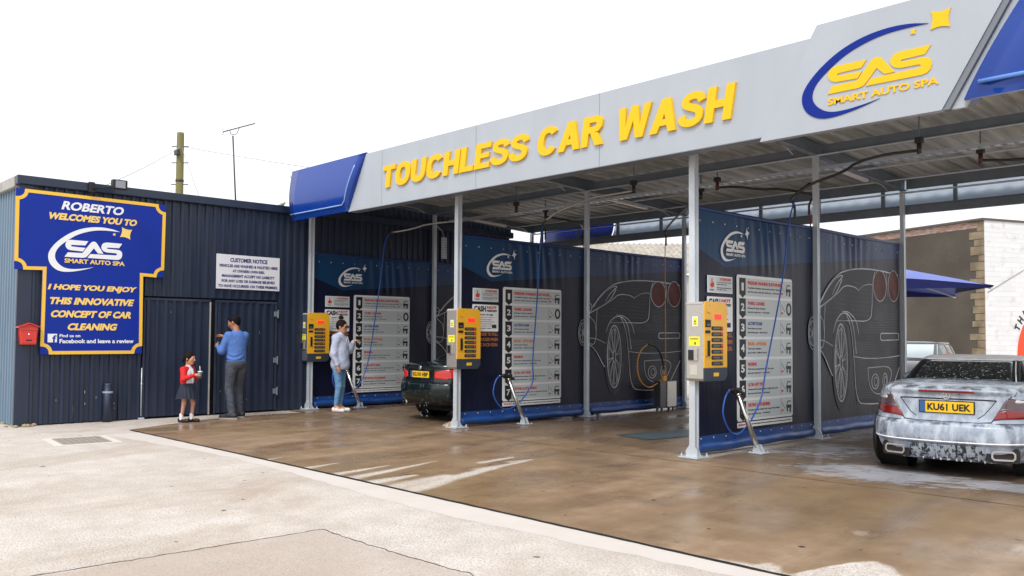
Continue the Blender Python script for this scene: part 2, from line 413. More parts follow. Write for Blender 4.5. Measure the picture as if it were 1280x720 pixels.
def ground_mat(name, kind):
    """dry concrete colour and wet brown concrete mixed by the painted attribute 'wet'"""
    m = bpy.data.materials.new(name); m.use_nodes = True
    nt = m.node_tree; N = nt.nodes; L = nt.links; b = N['Principled BSDF']
    tc = N.new('ShaderNodeTexCoord')
    at = N.new('ShaderNodeAttribute'); at.attribute_name = 'wet'
    fo = N.new('ShaderNodeAttribute'); fo.attribute_name = 'foam'
    def noise(scale, det=6, rough=.5, mp=None, dist=0):
        n = N.new('ShaderNodeTexNoise'); n.inputs['Scale'].default_value = scale; n.inputs['Detail'].default_value = det; n.inputs['Roughness'].default_value = rough
        n.inputs['Distortion'].default_value = dist
        if mp:
            q = N.new('ShaderNodeMapping'); q.vector_type = 'TEXTURE'; q.inputs['Scale'].default_value = tuple(1/k for k in mp[0]); q.inputs['Rotation'].default_value = (0, 0, mp[1]); L.new(tc.outputs['Object'], q.inputs[0]); L.new(q.outputs[0], n.inputs['Vector'])
        else: L.new(tc.outputs['Object'], n.inputs['Vector'])
        return n.outputs['Fac']
    def ramp(f, stops):
        r = N.new('ShaderNodeValToRGB'); e = r.color_ramp.elements
        while len(e) < len(stops): e.new(.5)
        for i, (p, c) in enumerate(stops): e[i].position = p; e[i].color = (*c, 1)
        L.new(f, r.inputs[0]); return r.outputs[0]
    def mix(f, a, bb, typ='MIX'):
        n = N.new('ShaderNodeMix'); n.data_type = 'RGBA'; n.blend_type = typ
        if isinstance(f, (int, float)): n.inputs['Factor'].default_value = f
        else: L.new(f, n.inputs['Factor'])
        for k, v in (('A', a), ('B', bb)):
            if isinstance(v, tuple): n.inputs[k].default_value = (*v, 1)
            else: L.new(v, n.inputs[k])
        return n.outputs['Result']
    big = noise(.45, 7, .6); med = noise(2.6, 8, .62); fine = noise(38, 5, .7); grit = noise(120, 3, .6)
    # dry
    dry = ramp(big, [(.3, (.56, .505, .45)), (.52, (.62, .565, .515)), (.72, (.67, .62, .575))])
    dry = mix(ramp(med, [(.36, (.42, .42, .42)), (.60, (0, 0, 0))]), dry, (.40, .335, .275))
    dry = mix(ramp(noise(1.1, 9, .7, dist=1.2), [(.58, (0, 0, 0)), (.74, (.6, .6, .6))]), dry, (.38, .30, .235))
    dry = mix(ramp(noise(.5, 9, .72, ((1, .45, 1), R(30)), .6), [(.50, (0, 0, 0)), (.66, (.75, .75, .75))]), dry, (.42, .335, .265))
    dry = mix(ramp(noise(62, 2, .5), [(.36, (.8, .8, .8)), (.47, (0, 0, 0))]), dry, (.30, .25, .215))
    area = ramp(noise(.8, 4, .6), [(.42, (0, 0, 0)), (.60, (1, 1, 1))])
    dk_ = N.new('ShaderNodeMath'); dk_.operation = 'MULTIPLY'; L.new(area, dk_.inputs[0]); L.new(ramp(noise(95, 2, .5), [(.34, (1, 1, 1)), (.40, (0, 0, 0))]), dk_.inputs[1])
    dry = mix(dk_.outputs[0], dry, (.10, .085, .075))
    dry = mix(ramp(noise(5.5, 2, .4), [(.755, (0, 0, 0)), (.765, (1, 1, 1))]), dry, (.12, .09, .07))
    if kind: dry = mix(.55, dry, (.40, .32, .265))
    dry = mix(ramp(fine, [(.30, (.5, .5, .5)), (.5, (0, 0, 0))]), dry, (.34, .29, .25))
    # wet brown
    st = noise(.8, 7, .6, ((.35, 1.6, 1), R(97)))
    wet = ramp(st, [(.30, (.205, .135, .080)), (.5, (.31, .212, .134)), (.70, (.43, .31, .212))])
    wet = mix(ramp(noise(.33, 5, .55), [(.42, (0, 0, 0)), (.62, (.7, .7, .7))]), wet, (.25, .17, .085))
    wet = mix(ramp(med, [(.36, (.6, .6, .6)), (.6, (0, 0, 0))]), wet, (.19, .112, .064))
    wet = mix(ramp(noise(9, 3, .5), [(.70, (0, 0, 0)), (.74, (1, 1, 1))]), wet, (.04, .032, .026))
    wet = mix(ramp(fine, [(.30, (.45, .45, .45)), (.5, (0, 0, 0))]), wet, (.17, .115, .075))
    wmask0 = mathn(N, L, 'ADD', at.outputs['Fac'], mathn(N, L, 'MULTIPLY_ADD', noise(1.5, 9, .66, ((.40, 2.2, 1), R(98))), 1.1, -.55))
    mr = N.new('ShaderNodeMapRange'); mr.interpolation_type = 'SMOOTHSTEP'; L.new(wmask0, mr.inputs[0]); mr.inputs['From Min'].default_value = .16; mr.inputs['From Max'].default_value = .60
    wm = mr.outputs[0]
    col = mix(wm, dry, wet)
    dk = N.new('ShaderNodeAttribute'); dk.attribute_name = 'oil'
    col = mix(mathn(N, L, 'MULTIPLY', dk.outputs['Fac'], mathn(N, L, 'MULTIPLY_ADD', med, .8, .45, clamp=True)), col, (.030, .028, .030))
    fm = mathn(N, L, 'ADD', fo.outputs['Fac'], mathn(N, L, 'MULTIPLY_ADD', noise(3.2, 10, .78, ((.6, 1.6, 1), R(20)), 1.6), 2.6, -1.32))
    fr = N.new('ShaderNodeMapRange'); fr.interpolation_type = 'SMOOTHSTEP'; L.new(fm, fr.inputs[0]); fr.inputs['From Min'].default_value = .5; fr.inputs['From Max'].default_value = .78; fr.inputs['To Max'].default_value = .62
    fg = mathn(N, L, 'MULTIPLY', fr.outputs[0], mathn(N, L, 'GREATER_THAN', fo.outputs['Fac'], .03))
    col = mix(fg, col, (.52, .56, .64))
    L.new(col, b.inputs['Base Color'])
    pud = N.new('ShaderNodeMapRange'); pud.interpolation_type = 'SMOOTHSTEP'; L.new(noise(1.0, 4, .5, ((.5, 1.3, 1), R(95))), pud.inputs[0]); pud.inputs['From Min'].default_value = .4; pud.inputs['From Max'].default_value = .62
    pud.inputs['To Min'].default_value = .52; pud.inputs['To Max'].default_value = .22
    rr = N.new('ShaderNodeMix'); rr.data_type = 'FLOAT'; L.new(wm, rr.inputs['Factor']); rr.inputs['A'].default_value = .88; L.new(pud.outputs[0], rr.inputs['B'])
    L.new(rr.outputs['Result'], b.inputs['Roughness'])
    b.inputs['Specular IOR Level'].default_value = .34
    bp = N.new('ShaderNodeBump'); bp.inputs['Distance'].default_value = .006
    L.new(mathn(N, L, 'MULTIPLY_ADD', wm, -.42, .6), bp.inputs['Strength'])
    L.new(mathn(N, L, 'ADD', fine, mathn(N, L, 'MULTIPLY', med, 1.2)), bp.inputs['Height']); L.new(bp.outputs[0], b.inputs['Normal'])
    return m

def banner_mat():
    m = mat('banner_vinyl', (.010, .011, .020), .38, spec=.28, bump=(7, .35, .012, (1, 1.6, .35)))
    nt = m.node_tree; N = nt.nodes; L = nt.links; b = N['Principled BSDF']
    tc = N.new('ShaderNodeTexCoord'); sp = N.new('ShaderNodeSeparateXYZ'); L.new(tc.outputs['Object'], sp.inputs[0])
    y = sp.outputs['Y']; z = sp.outputs['Z']
    l1 = mathn(N, L, 'MULTIPLY_ADD', y, -.345, 2.66)
    l2 = mathn(N, L, 'MULTIPLY_ADD', y, .0868, 2.362)
    mxl = mathn(N, L, 'MAXIMUM', l1, l2)
    g = mathn(N, L, 'GREATER_THAN', z, mxl)
    h = mathn(N, L, 'SUBTRACT', z, mxl)
    cr = N.new('ShaderNodeValToRGB'); L.new(mathn(N, L, 'MULTIPLY', y, .16), cr.inputs[0])
    e = cr.color_ramp.elements; e[0].position = 0; e[0].color = (.005, .050, .135, 1); e[1].position = 1; e[1].color = (.020, .038, .135, 1)
    mx = N.new('ShaderNodeMix'); mx.data_type = 'RGBA'; L.new(g, mx.inputs['Factor'])
    bg = N.new('ShaderNodeValToRGB'); L.new(mathn(N, L, 'MULTIPLY', y, .16), bg.inputs[0])
    e = bg.color_ramp.elements; e[0].color = (.006, .009, .032, 1); e[1].color = (.014, .014, .032, 1)
    L.new(bg.outputs[0], mx.inputs['A']); L.new(cr.outputs[0], mx.inputs['B'])
    L.new(mx.outputs['Result'], b.inputs['Base Color'])
    return m
M['banner'] = banner_mat()

# ------------------------------------------------------------------ text
_tc = {}
def text_geo(s, bold, spacing=1.0):
    key = (s, bold, spacing)
    if key in _tc: return _tc[key]
    cu = bpy.data.curves.new('t', 'FONT'); cu.body = s; cu.size = 1; cu.offset = bold; cu.extrude = .5; cu.resolution_u = 3
    cu.space_character = spacing
    ob = bpy.data.objects.new('t', cu); COL.objects.link(ob)
    bpy.context.view_layer.update()
    dg = bpy.context.evaluated_depsgraph_get()
    me = bpy.data.meshes.new_from_object(ob.evaluated_get(dg))
    vs = np.array([v.co[:] for v in me.vertices]); fs = [tuple(p.vertices) for p in me.polygons]
    bpy.data.objects.remove(ob); bpy.data.curves.remove(cu); bpy.data.meshes.remove(me)
    x0, x1 = vs[:, 0].min(), vs[:, 0].max(); y0, y1 = vs[:, 1].min(), vs[:, 1].max()
    vs[:, 0] = (vs[:, 0]-x0)/(x1-x0); vs[:, 1] = (vs[:, 1]-y0)/(y1-y0); vs[:, 2] = vs[:, 2]+.5
    asp = (x1-x0)/(y1-y0)
    _tc[key] = (vs, fs, asp)
    return _tc[key]
def text_into(mb, s, u0, v0, w, h, fn, d0, d1, bold=0.02, shear=0, slope=0, spacing=1.0, align='l'):
    """text in a box: lower left (u0, v0), width w (None = natural), height h"""
    vs, fs, asp = text_geo(s, bold, spacing)
    if w is None: w = asp*h
    if align == 'c': u0 = u0-w/2
    P = [fn(u0 + a[0]*w + shear*a[1]*h, v0 + a[1]*h + slope*a[0]*w, d0+(d1-d0)*a[2]) for a in vs]
    mb.add(P, fs)

# ------------------------------------------------------------------ logo in unit frame
# frame: x 0..1 spans the three letters, z measured with the same unit (letters 0..0.30 high)
def heavy(ch, x0, z0, h, fn, d0, d1, shear=0.0, wide=1.0):
    """one heavy sans capital as its own mesh collector; returns (MB, advance)"""
    mb = MB(); s = .235; g = .205
    f = lambda u, v, d: fn(x0+u*h*wide+shear*v*h, z0+v*h, d)
    P = lambda pts: mb.prism(pts, f, d0, d1)
    def rib(pts, w, closed=False): mb.ribbon(pts, w, f, d0, d1, closed)
    if ch == 'T': P([(.22, 0), (.22+s, 0), (.22+s, 1-g), (.68, 1-g), (.68, 1), (0, 1), (0, 1-g), (.22, 1-g)]); W = .68
    elif ch == 'H': P([(0, 0), (s, 0), (s, .39), (.74-s, .39), (.74-s, 0), (.74, 0), (.74, 1), (.74-s, 1), (.74-s, .39+g), (s, .39+g), (s, 1), (0, 1)]); W = .74
    elif ch == 'L': P([(0, 0), (.62, 0), (.62, g), (s, g), (s, 1), (0, 1)]); W = .62
    elif ch == 'E': P([(0, 0), (.66, 0), (.66, g), (s, g), (s, .41), (.60, .41), (.60, .41+g-.02), (s, .41+g-.02), (s, 1-g), (.65, 1-g), (.65, 1), (0, 1)]); W = .66
    elif ch == 'A':
        P([(0, 0), (.235, 0), (.30, .20), (.36, .385), (.405, .56), (.41, .78), (.40, 1), (.28, 1)]); P([(.82, 0), (.585, 0), (.52, .20), (.46, .385), (.4051, .56), (.4101, .78), (.4001, 1), (.54, 1)]); P([(.301, .20), (.519, .20), (.459, .385), (.361, .385)]); W = .82
    elif ch == 'W':
        P([(0, 1), (.16, 0), (.40, 0), (.535, .56), (.67, 0), (.91, 0), (1.07, 1), (.845, 1), (.775, .40), (.64, 1), (.43, 1), (.295, .40), (.225, 1)]); W = 1.07
    elif ch in 'OC':
        q = []
        n = 36; a0, a1 = (0, 360) if ch == 'O' else (36, 324)
        for i in range(n if ch == 'O' else n+1):
            a = R(a0+(a1-a0)*i/n); c_, s_ = math.cos(a), math.sin(a)
            q.append((.40+math.copysign(abs(c_)**.85, c_)*.275, .5+math.copysign(abs(s_)**.85, s_)*.395))
        rib(q, .225, ch == 'O'); W = .80
    elif ch == 'U':
        q = [(s/2, 1), (s/2, .42)]+[(.37-.2525*math.cos(R(a)), .36-.26*math.sin(R(a))) for a in range(0, 181, 18)]+[(.74-s/2, .42), (.74-s/2, 1)]
        rib(q, .225); W = .74
    elif ch == 'S':
        q = [(.625, .70), (.575, .83), (.47, .893), (.34, .897), (.20, .86), (.135, .765), (.16, .655), (.27, .585), (.42, .53), (.55, .46), (.605, .345), (.59, .20), (.47, .12), (.34, .10), (.20, .13), (.11, .205), (.07, .33)]
        rib(chaikin(q, 1), .205); W = .72
    elif ch == 'R':
        P([(0, 0), (s, 0), (s, 1), (0, 1)])
        rib([(s, .895), (.42, .895), (.53, .87), (.595, .79), (.595, .65), (.53, .57), (.42, .54), (s, .54)], .205)
        P([(.30, .435), (.52, .0), (.78, .0), (.56, .437)]); W = .78
    return mb, W*h*wide
def heavy_word(word, par, m, x0, z0, x1, h, fn, d0, d1, shear, gap=.07):
    ws = [heavy(c, 0, 0, h, fn, 0, .01)[1] for c in word]
    wide = (x1-x0-gap*h*(len(word)-1)-shear*h)/sum(ws)
    x = x0
    for c, w in zip(word, ws):
        mb, a = heavy(c, x, z0, h, fn, d0, d1, shear, wide)
        mb.build('letter', m, par, world=True); x += a+gap*h
def lines(name, m, par, world, items):
    for kw in items:
        mb = MB(); text_into(mb, *kw[0], **(kw[1] if len(kw) > 1 else {})); mb.build(name, m, par, world=world)
def pieces(name, m, par, fns, world=False, **k):
    for fn in fns:
        mb = MB(); fn(mb); mb.build(name, m, par, world=world, **k)
def logo_letters(mb, fn, sc, u0, v0, d0, d1, slope=0):
    f = lambda u, v, d: fn(u0+u*sc, v0+v*sc+slope*u*sc, d)
    t = .068
    s1 = [(.42, .285), (.15, .285), (.085, .27), (.055, .225), (.085, .175), (.15, .165), (.335, .165), (.36, .16)]
    s1b = [(.305, .165), (.255, .055), (.235, .034), (.0, .034)]
    a = [(.335, .0), (.46, .23), (.50, .272), (.535, .272), (.575, .23), (.66, .085)]
    s2 = [(1.01, .285), (.73, .285), (.665, .27), (.635, .225), (.665, .175), (.73, .165), (.91, .165), (.965, .15), (.985, .10), (.965, .05), (.91, .034), (.47, .034)]
    sm = lambda p: chaikin(p, 1)
    mb.ribbon(sm(s1), t*sc, lambda u, v, d: fn(u0+u, v0+v+slope*u, d), d0, d1) if False else None
    def rib(p):
        q = [(x*sc, z*sc) for x, z in chaikin(p, 1)]
        mb.ribbon(q, t*sc, lambda u, v, d: fn(u0+u, v0+v+slope*u, d), d0, d1)
    rib([s for s in s1]); rib([(.30, .128), (.255, .055), (.235, .034), (.0, .034)]); rib(a); rib(s2)
def logo_arc(mb, fn, sc, u0, v0, d0, d1, slope=0):
    pts = []; w = []
    n = 40
    cx, cy, rx, ry = .44, .10, .70, .42
    for i in range(n+1):
        t = i/n
        a = R(62) + t*R(228)
        pts.append(((cx+rx*math.cos(a)*.98)*sc, (cy+ry*math.sin(a))*sc))
        w.append(sc*(.004+.105*math.sin(PI*min(1, max(0, t)))**1.3))
    mb.ribbon(pts, w, lambda u, v, d: fn(u0+u, v0+v+slope*u, d), d0, d1)
def star(mb, fn, u, v, r, d0, d1, k=.3, rot=0, stretch=1):
    p = []
    for i in range(8):
        a = rot + PI/4*i
        q = r if i % 2 == 0 else r*k
        p.append((u+q*math.cos(a)*stretch, v+q*math.sin(a)))
    # concave sides
    mb.prism(p, fn, d0, d1)

# ------------------------------------------------------------------ SDF figures
def sdf_mesh(prims, k=.02, cell=.008, cuts=(), pad=.03):
    lo = np.array([1e9]*3); hi = -lo
    for p in prims:
        if p[0] == 'c':
            a, b, ra, rb = map(np.array, p[1:5]); r = max(p[3], p[4])
            lo = np.minimum(lo, np.minimum(a, b)-r); hi = np.maximum(hi, np.maximum(a, b)+r)
        else:
            c = np.array(p[1]); r = np.array(p[2]); m = r.max() if len(p) > 3 and p[3] is not None else r
            lo = np.minimum(lo, c-m); hi = np.maximum(hi, c+m)
    lo -= pad; hi += pad
    n = np.ceil((hi-lo)/cell).astype(int)+1
    V = np.full(n, .2, dtype=np.float32)
    ax = [lo[i]+cell*np.arange(n[i]) for i in range(3)]
    for p in prims:
        kk = k
        if p[0] == 'c':
            a = np.array(p[1], float); b = np.array(p[2], float); ra, rb = p[3], p[4]
            if len(p) > 5: kk = p[5]
            r = max(ra, rb); l = np.minimum(a, b)-r; h = np.maximum(a, b)+r
        else:
            c = np.array(p[1], float); rr = np.array(p[2], float); Q = p[3] if len(p) > 3 else None
            if len(p) > 4: kk = p[4]
            m = rr.max() if Q is not None else rr
            l = c-m; h = c+m
        l = l-kk*1.5-2*cell; h = h+kk*1.5+2*cell
        i0 = np.clip(((l-lo)/cell).astype(int), 0, n); i1 = np.clip(((h-lo)/cell).astype(int)+2, 0, n)
        if (i1 <= i0).any(): continue
        sl = tuple(slice(i0[i], i1[i]) for i in range(3))
        X, Y, Z = np.meshgrid(ax[0][sl[0]], ax[1][sl[1]], ax[2][sl[2]], indexing='ij')
        if p[0] == 'c':
            ba = b-a; L2 = max(1e-9, ba@ba)
            t = np.clip(((X-a[0])*ba[0]+(Y-a[1])*ba[1]+(Z-a[2])*ba[2])/L2, 0, 1)
            d = np.sqrt((X-a[0]-t*ba[0])**2+(Y-a[1]-t*ba[1])**2+(Z-a[2]-t*ba[2])**2)-(ra+(rb-ra)*t)
        else:
            dx, dy, dz = X-c[0], Y-c[1], Z-c[2]
            if Q is not None:
                Qm = np.array(Q); dx, dy, dz = (Qm[0, i]*dx+Qm[1, i]*dy+Qm[2, i]*dz for i in range(3))
            q = np.sqrt((dx/rr[0])**2+(dy/rr[1])**2+(dz/rr[2])**2)
            g = np.sqrt((dx/rr[0]**2)**2+(dy/rr[1]**2)**2+(dz/rr[2]**2)**2)+1e-9
            d = q*(q-1)/g
        v = V[sl]
        hh = np.clip(.5+.5*(v-d)/kk, 0, 1)
        V[sl] = d*hh+v*(1-hh)-kk*hh*(1-hh)
    if len(cuts):
        X, Y, Z = np.meshgrid(*ax, indexing='ij')
        for (nx, ny, nz, off) in cuts:
            V = np.maximum(V, (nx*X+ny*Y+nz*Z-off).astype(np.float32))
    return surf_nets(V, lo, cell)

def surf_nets(V, lo, cell):
    ins = V < 0
    n = V.shape
    acc = np.zeros((n[0]-1, n[1]-1, n[2]-1, 3), np.float32); cnt = np.zeros((n[0]-1, n[1]-1, n[2]-1), np.float32)
    corners = [(i, j, k) for i in (0, 1) for j in (0, 1) for k in (0, 1)]
    for a in range(3):
        for c in corners:
            if c[a]: continue
            c2 = list(c); c2[a] = 1
            s1 = tuple(slice(c[i], n[i]-1+c[i]) for i in range(3)); s2 = tuple(slice(c2[i], n[i]-1+c2[i]) for i in range(3))
            m = ins[s1] != ins[s2]
            va = V[s1]; vb = V[s2]
            den = np.where(m, va-vb, 1)
            t = np.where(m, va/den, 0)
            for i in range(3):
                acc[..., i] += np.where(m, c[i]+(t if i == a else 0), 0)
            cnt += m
    has = cnt > 0
    idx = -np.ones(has.shape, int); idx[has] = np.arange(has.sum())
    P = acc[has]/cnt[has][:, None]
    ijk = np.argwhere(has)
    P = (ijk+P)*cell+lo
    faces = []
    for a in range(3):
        b, c = (a+1) % 3, (a+2) % 3
        s1 = [slice(None)]*3; s2 = [slice(None)]*3
        s1[a] = slice(0, n[a]-1); s2[a] = slice(1, n[a])
        A = ins[tuple(s1)]; B = ins[tuple(s2)]
        for flip, m in ((0, A & ~B), (1, ~A & B)):
            e = np.argwhere(m)
            e = e[(e[:, b] > 0) & (e[:, c] > 0) & (e[:, b] < n[b]-1) & (e[:, c] < n[c]-1)]
            if not len(e): continue
            def cellid(db, dc):
                q = e.copy(); q[:, b] -= db; q[:, c] -= dc
                return idx[q[:, 0], q[:, 1], q[:, 2]]
            q = np.stack([cellid(1, 1), cellid(0, 1), cellid(0, 0), cellid(1, 0)], 1)
            if flip: q = q[:, ::-1]
            faces.append(q)
    F = np.concatenate(faces); F = F[(F >= 0).all(1)]
    return P, F

def sdf_obj(name, m, parent, prims, k=.02, cell=.008, cuts=(), warp=None):
    P, F = sdf_mesh(prims, k, cell, cuts)
    if warp is not None: P = warp(P)
    me = bpy.data.meshes.new(name)
    me.from_pydata(P.tolist(), [], F.tolist())
    me.polygons.foreach_set('use_smooth', [True]*len(F))
    me.materials.append(m)
    o = bpy.data.objects.new(name, me); link(o); o.parent = parent
    return o
def _rel(pts): return [((x-285)/730, (455+(x-285)*.064-y)/730) for x, y in pts]
L_S1 = _rel([(572,262),(350,245),(318,249),(298,264),(286,300),(292,332),(312,358),(345,373),(505,390),(540,345),(365,328),(354,318),(365,307),(535,315)])
L_A = _rel([(320,400),(490,410),(506,406),(520,388),(600,288),(616,272),(640,265),(664,270),(682,287),(770,418),(700,415),(645,350),(572,440),(548,462),(510,470),(280,455)])
L_S2 = _rel([(1015,290),(810,275),(772,282),(750,302),(741,335),(750,364),(772,387),(812,402),(938,413),(951,427),(938,440),(605,422),(565,470),(955,498),(988,492),(1010,470),(1020,432),(1012,398),(990,377),(955,369),(822,356),(812,348),(822,340),(975,347)])
_out = chaikin([(985,140),(860,98),(700,79),(520,94),(350,152),(200,252),(105,355),(74,440),(100,540),(175,612),(265,643),(400,640),(550,615),(655,588)], 2)
_inn = chaikin([(655,588),(560,602),(400,612),(290,598),(215,550),(165,485),(160,415),(200,338),(300,258),(420,184),(560,140),(700,120),(850,126),(985,140)], 2)
def brand(mb, fn, u0, v0, su, sv, d0, d1, slope=0, letters=True, arc=True, t=0):
    f = lambda u, v, d: fn(u0+u*su, v0+v*sv+slope*u*su, d)
    if letters:
        for p in (L_S1, L_A, L_S2): mb.prism(p, f, d0, d1)
    if arc:
        a = _rel(_out); b2 = _rel(_inn[1:-1])
        mb.prism(a+b2, f, d0, d1)
def star4(mb, fn, u, v, r, d0, d1, rot=R(35), k=.42, su=1):
    p = []
    for i in range(4):
        a = rot+PI/2*i; b2 = a+PI/2
        A = (math.cos(a)*r, math.sin(a)*r); B = (math.cos(b2)*r, math.sin(b2)*r); C_ = (math.cos(a+PI/4)*r*k, math.sin(a+PI/4)*r*k)
        for j in range(5):
            q = j/5; p.append((u+su*((1-q)**2*A[0]+2*q*(1-q)*C_[0]+q*q*B[0]), v+(1-q)**2*A[1]+2*q*(1-q)*C_[1]+q*q*B[1]))
    mb.prism(p, fn, d0, d1)
X1, X2, X3, XW = -6.344, -10.919, -15.51, -15.63
Y0, YM, YB = 9.109, 12.245, 15.33
XR = [X3, X2, X1, -1.77]

# ------------------------------------------------------------------ ground
def in_poly(x, y, poly):
    c = False; n = len(poly)
    for i in range(n):
        a = poly[i]; b = poly[i-1]
        if (a[1] > y) != (b[1] > y) and x < (b[0]-a[0])*(y-a[1])/(b[1]-a[1])+a[0]: c = not c
    return c
def seg_d(x, y, a, b):
    ax, ay = a; bx, by = b; L = (bx-ax)**2+(by-ay)**2
    t = max(0, min(1, ((x-ax)*(bx-ax)+(y-ay)*(by-ay))/L))
    return math.hypot(x-ax-t*(bx-ax), y-ay-t*(by-ay))
dry_streaks = [((-8.70, 4.95), (-8.86, 5.62), .10, .02), ((-8.14, 4.95), (-8.30, 5.92), .11, .02), ((-7.78, 4.95), (-8.24, 6.62), .10, .015), ((-7.45, 4.95), (-7.56, 5.72), .17, .05), ((-7.05, 4.95), (-7.28, 5.95), .20, .10), ((-6.82, 5.0), (-7.40, 6.7), .13, .08), ((-7.38, 6.5), (-7.52, 7.35), .10, .03), ((-7.78, 6.86), (-7.86, 7.45), .07, .03), ((-7.60, 7.15), (-7.56, 7.5), .06, .03), ((-7.9, 4.93), (-6.75, 4.93), .10, .08), ((-9.6, 5.0), (-9.75, 5.5), .04, .01)]
def wet_at(x, y):
    w = 1.0
    for a, b, r0, r1 in dry_streaks:
        ax, ay = a; bx, by = b; L2 = (bx-ax)**2+(by-ay)**2
        t = max(0, min(1, ((x-ax)*(bx-ax)+(y-ay)*(by-ay))/L2))
        d = math.hypot(x-ax-t*(bx-ax), y-ay-t*(by-ay))/lerp(r0, r1, t)
        w = min(w, .08+d*.36)
    w = min(w, .42+7*abs(y-8.69)) if x > -13 else w
    # dry patches by the joint, bottom right
    if x > -3.6:
        edge = 5.2+.55*max(0, min(1, (x+3.4)/.9))+.16*math.sin(x*9)-.35*max(0, 1-abs(x+2.86)/.13)
        if x < -3.1: edge = 5.02+.36*(x+3.6)
        w = min(w, max(0, .5+(y-edge)*5)) if y < edge+.2 else w
    # pale spots
    for (px, py, r, k) in ((-2.0, 7.0, .55, .3), (-3.1, 6.6, .35, .42), (-7.9, 8.66, .12, .45), (-9.3, 8.68, .10, .5)):
        d = math.hypot(x-px, y-py)/r
        w = min(w, k+d*.6)
    # dry strip beneath the banner of the near bay
    d = seg_d(x, y, (-6.33, 9.15), (-6.30, 15.5))
    if d < .25: w = min(w, .12+d*2.2)
    return w
def foam_at(x, y):
    f = 0
    for (px, py, rx, ry, s) in ((-4.2, 9.6, 1.3, .75, .9), (-5.6, 11.0, .8, 1.3, .72), (-3.0, 9.7, .9, .5, .9), (-6.0, 12.6, .35, 1.5, .6), (-6.05, 10.45, .4, .5, .7)):
        d = ((x-px)/rx)**2+((y-py)/ry)**2
        f = max(f, s*max(0, 1-d*.6))
    return f
def floor_dark_at(x, y):  # darkens the bay floors, most where the two cars stand
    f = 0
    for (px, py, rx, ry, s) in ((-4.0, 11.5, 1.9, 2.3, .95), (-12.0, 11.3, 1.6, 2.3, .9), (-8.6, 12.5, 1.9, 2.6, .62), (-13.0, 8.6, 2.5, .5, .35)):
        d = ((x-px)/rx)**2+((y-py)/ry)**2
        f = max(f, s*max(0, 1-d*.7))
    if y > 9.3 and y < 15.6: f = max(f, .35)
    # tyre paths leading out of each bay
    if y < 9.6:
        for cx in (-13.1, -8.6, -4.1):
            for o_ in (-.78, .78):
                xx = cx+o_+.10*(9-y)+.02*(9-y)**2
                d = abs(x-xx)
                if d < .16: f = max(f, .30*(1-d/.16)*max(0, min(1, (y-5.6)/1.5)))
    for (px, py, r_) in ((-10.2, 8.2, .30), (-9.3, 7.9, .22), (-7.3, 8.3, .25), (-5.6, 7.7, .18), (-4.9, 6.4, .2), (-11.6, 7.3, .25), (-6.9, 7.95, .4)):  # oily spots on the apron
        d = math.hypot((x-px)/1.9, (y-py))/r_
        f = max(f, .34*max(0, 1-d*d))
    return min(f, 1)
def axis_pts(lo, hi, step, far):
    return [-far, -far*.3, lo-12, lo-4] + [lo+step*i for i in range(int((hi-lo)/step)+1)] + [hi+4, hi+12, far*.3, far]
def attr_sheet(name, m, verts, faces, kind='structure'):
    me = bpy.data.meshes.new(name); me.from_pydata(verts, [], faces)
    for nm, fn in (('wet', wet_at), ('foam', foam_at), ('oil', floor_dark_at)):
        a = me.attributes.new(nm, 'FLOAT', 'POINT')
        if name == 'ground':
            vals = [0.0]*len(verts)
        else: vals = [fn(v[0], v[1]) for v in verts]
        a.data.foreach_set('value', vals)
    me.materials.append(m)
    o = bpy.data.objects.new(name, me); link(o); o['kind'] = kind
    return o
GM = ground_mat('yard_concrete', 0)
xs = axis_pts(-18, 2, 1.0, 400); ys = axis_pts(-2, 20, 1.0, 400)
vs = [(x, y, 0.0) for y in ys for x in xs]; nx = len(xs)
attr_sheet('ground', GM, vs, [(j*nx+i, j*nx+i+1, (j+1)*nx+i+1, (j+1)*nx+i) for j in range(len(ys)-1) for i in range(nx-1)])
# wash apron: wet slab beyond the joint, up to the bays
def joint_y(x):
    return 5.085+.012*math.sin(x*.55)
def strip(name, x0, x1, step, ylo, yhi, ny, z):
    n = int((x1-x0)/step)+1
    V = []; F = []
    for i in range(n):
        x = x0+(x1-x0)*i/(n-1)
        a, b = ylo(x), yhi(x)
        for j in range(ny): V.append((x, lerp(a, b, j/(ny-1)), z))
    for i in range(n-1):
        for j in range(ny-1):
            F.append((i*ny+j, (i+1)*ny+j, (i+1)*ny+j+1, i*ny+j+1))
    return attr_sheet(name, GM, V, F)
def left_edge(x):   # the apron's ragged left end by the wall
    if x < -14.0: return lerp(7.9, 5.07, max(0, min(1, (x+15.05)/1.05))**.6)
    return joint_y(x)+.012
strip('wash_apron', -15.05, 3.0, .045, lambda x: left_edge(x), lambda x: 8.80, 76, .008)
strip('wash_bay_floor', -15.60, 3.0, .09, lambda x: 8.70 + .015*math.sin(x*1.7)+.002, lambda x: 18.0, 110, .012)
random.seed(17)
ep = [(-13.6+i*.2, 5.08) for i in range(84)]
lo_ = [(x, 4.80-.10*math.sin(x*.8)-random.uniform(0, .05)-.25*max(0, math.sin(x*.37+1))**3) for x, y in ep[::-1]]
mb = MB(); n_ = len(ep)
mb.add([(x, y, .002) for x, y in ep]+[(x, y, .0012) for x, y in lo_[::-1]], [(i, i+1, n_+i+1, n_+i) for i in range(n_-1)])
o = mb.build('concrete_edging', mat('smooth_pale_concrete', (.585, .535, .495), .88, var=(2.5, .8, (.535, .48, .435)), bump=(30, .3, .003))); o['kind'] = 'structure'
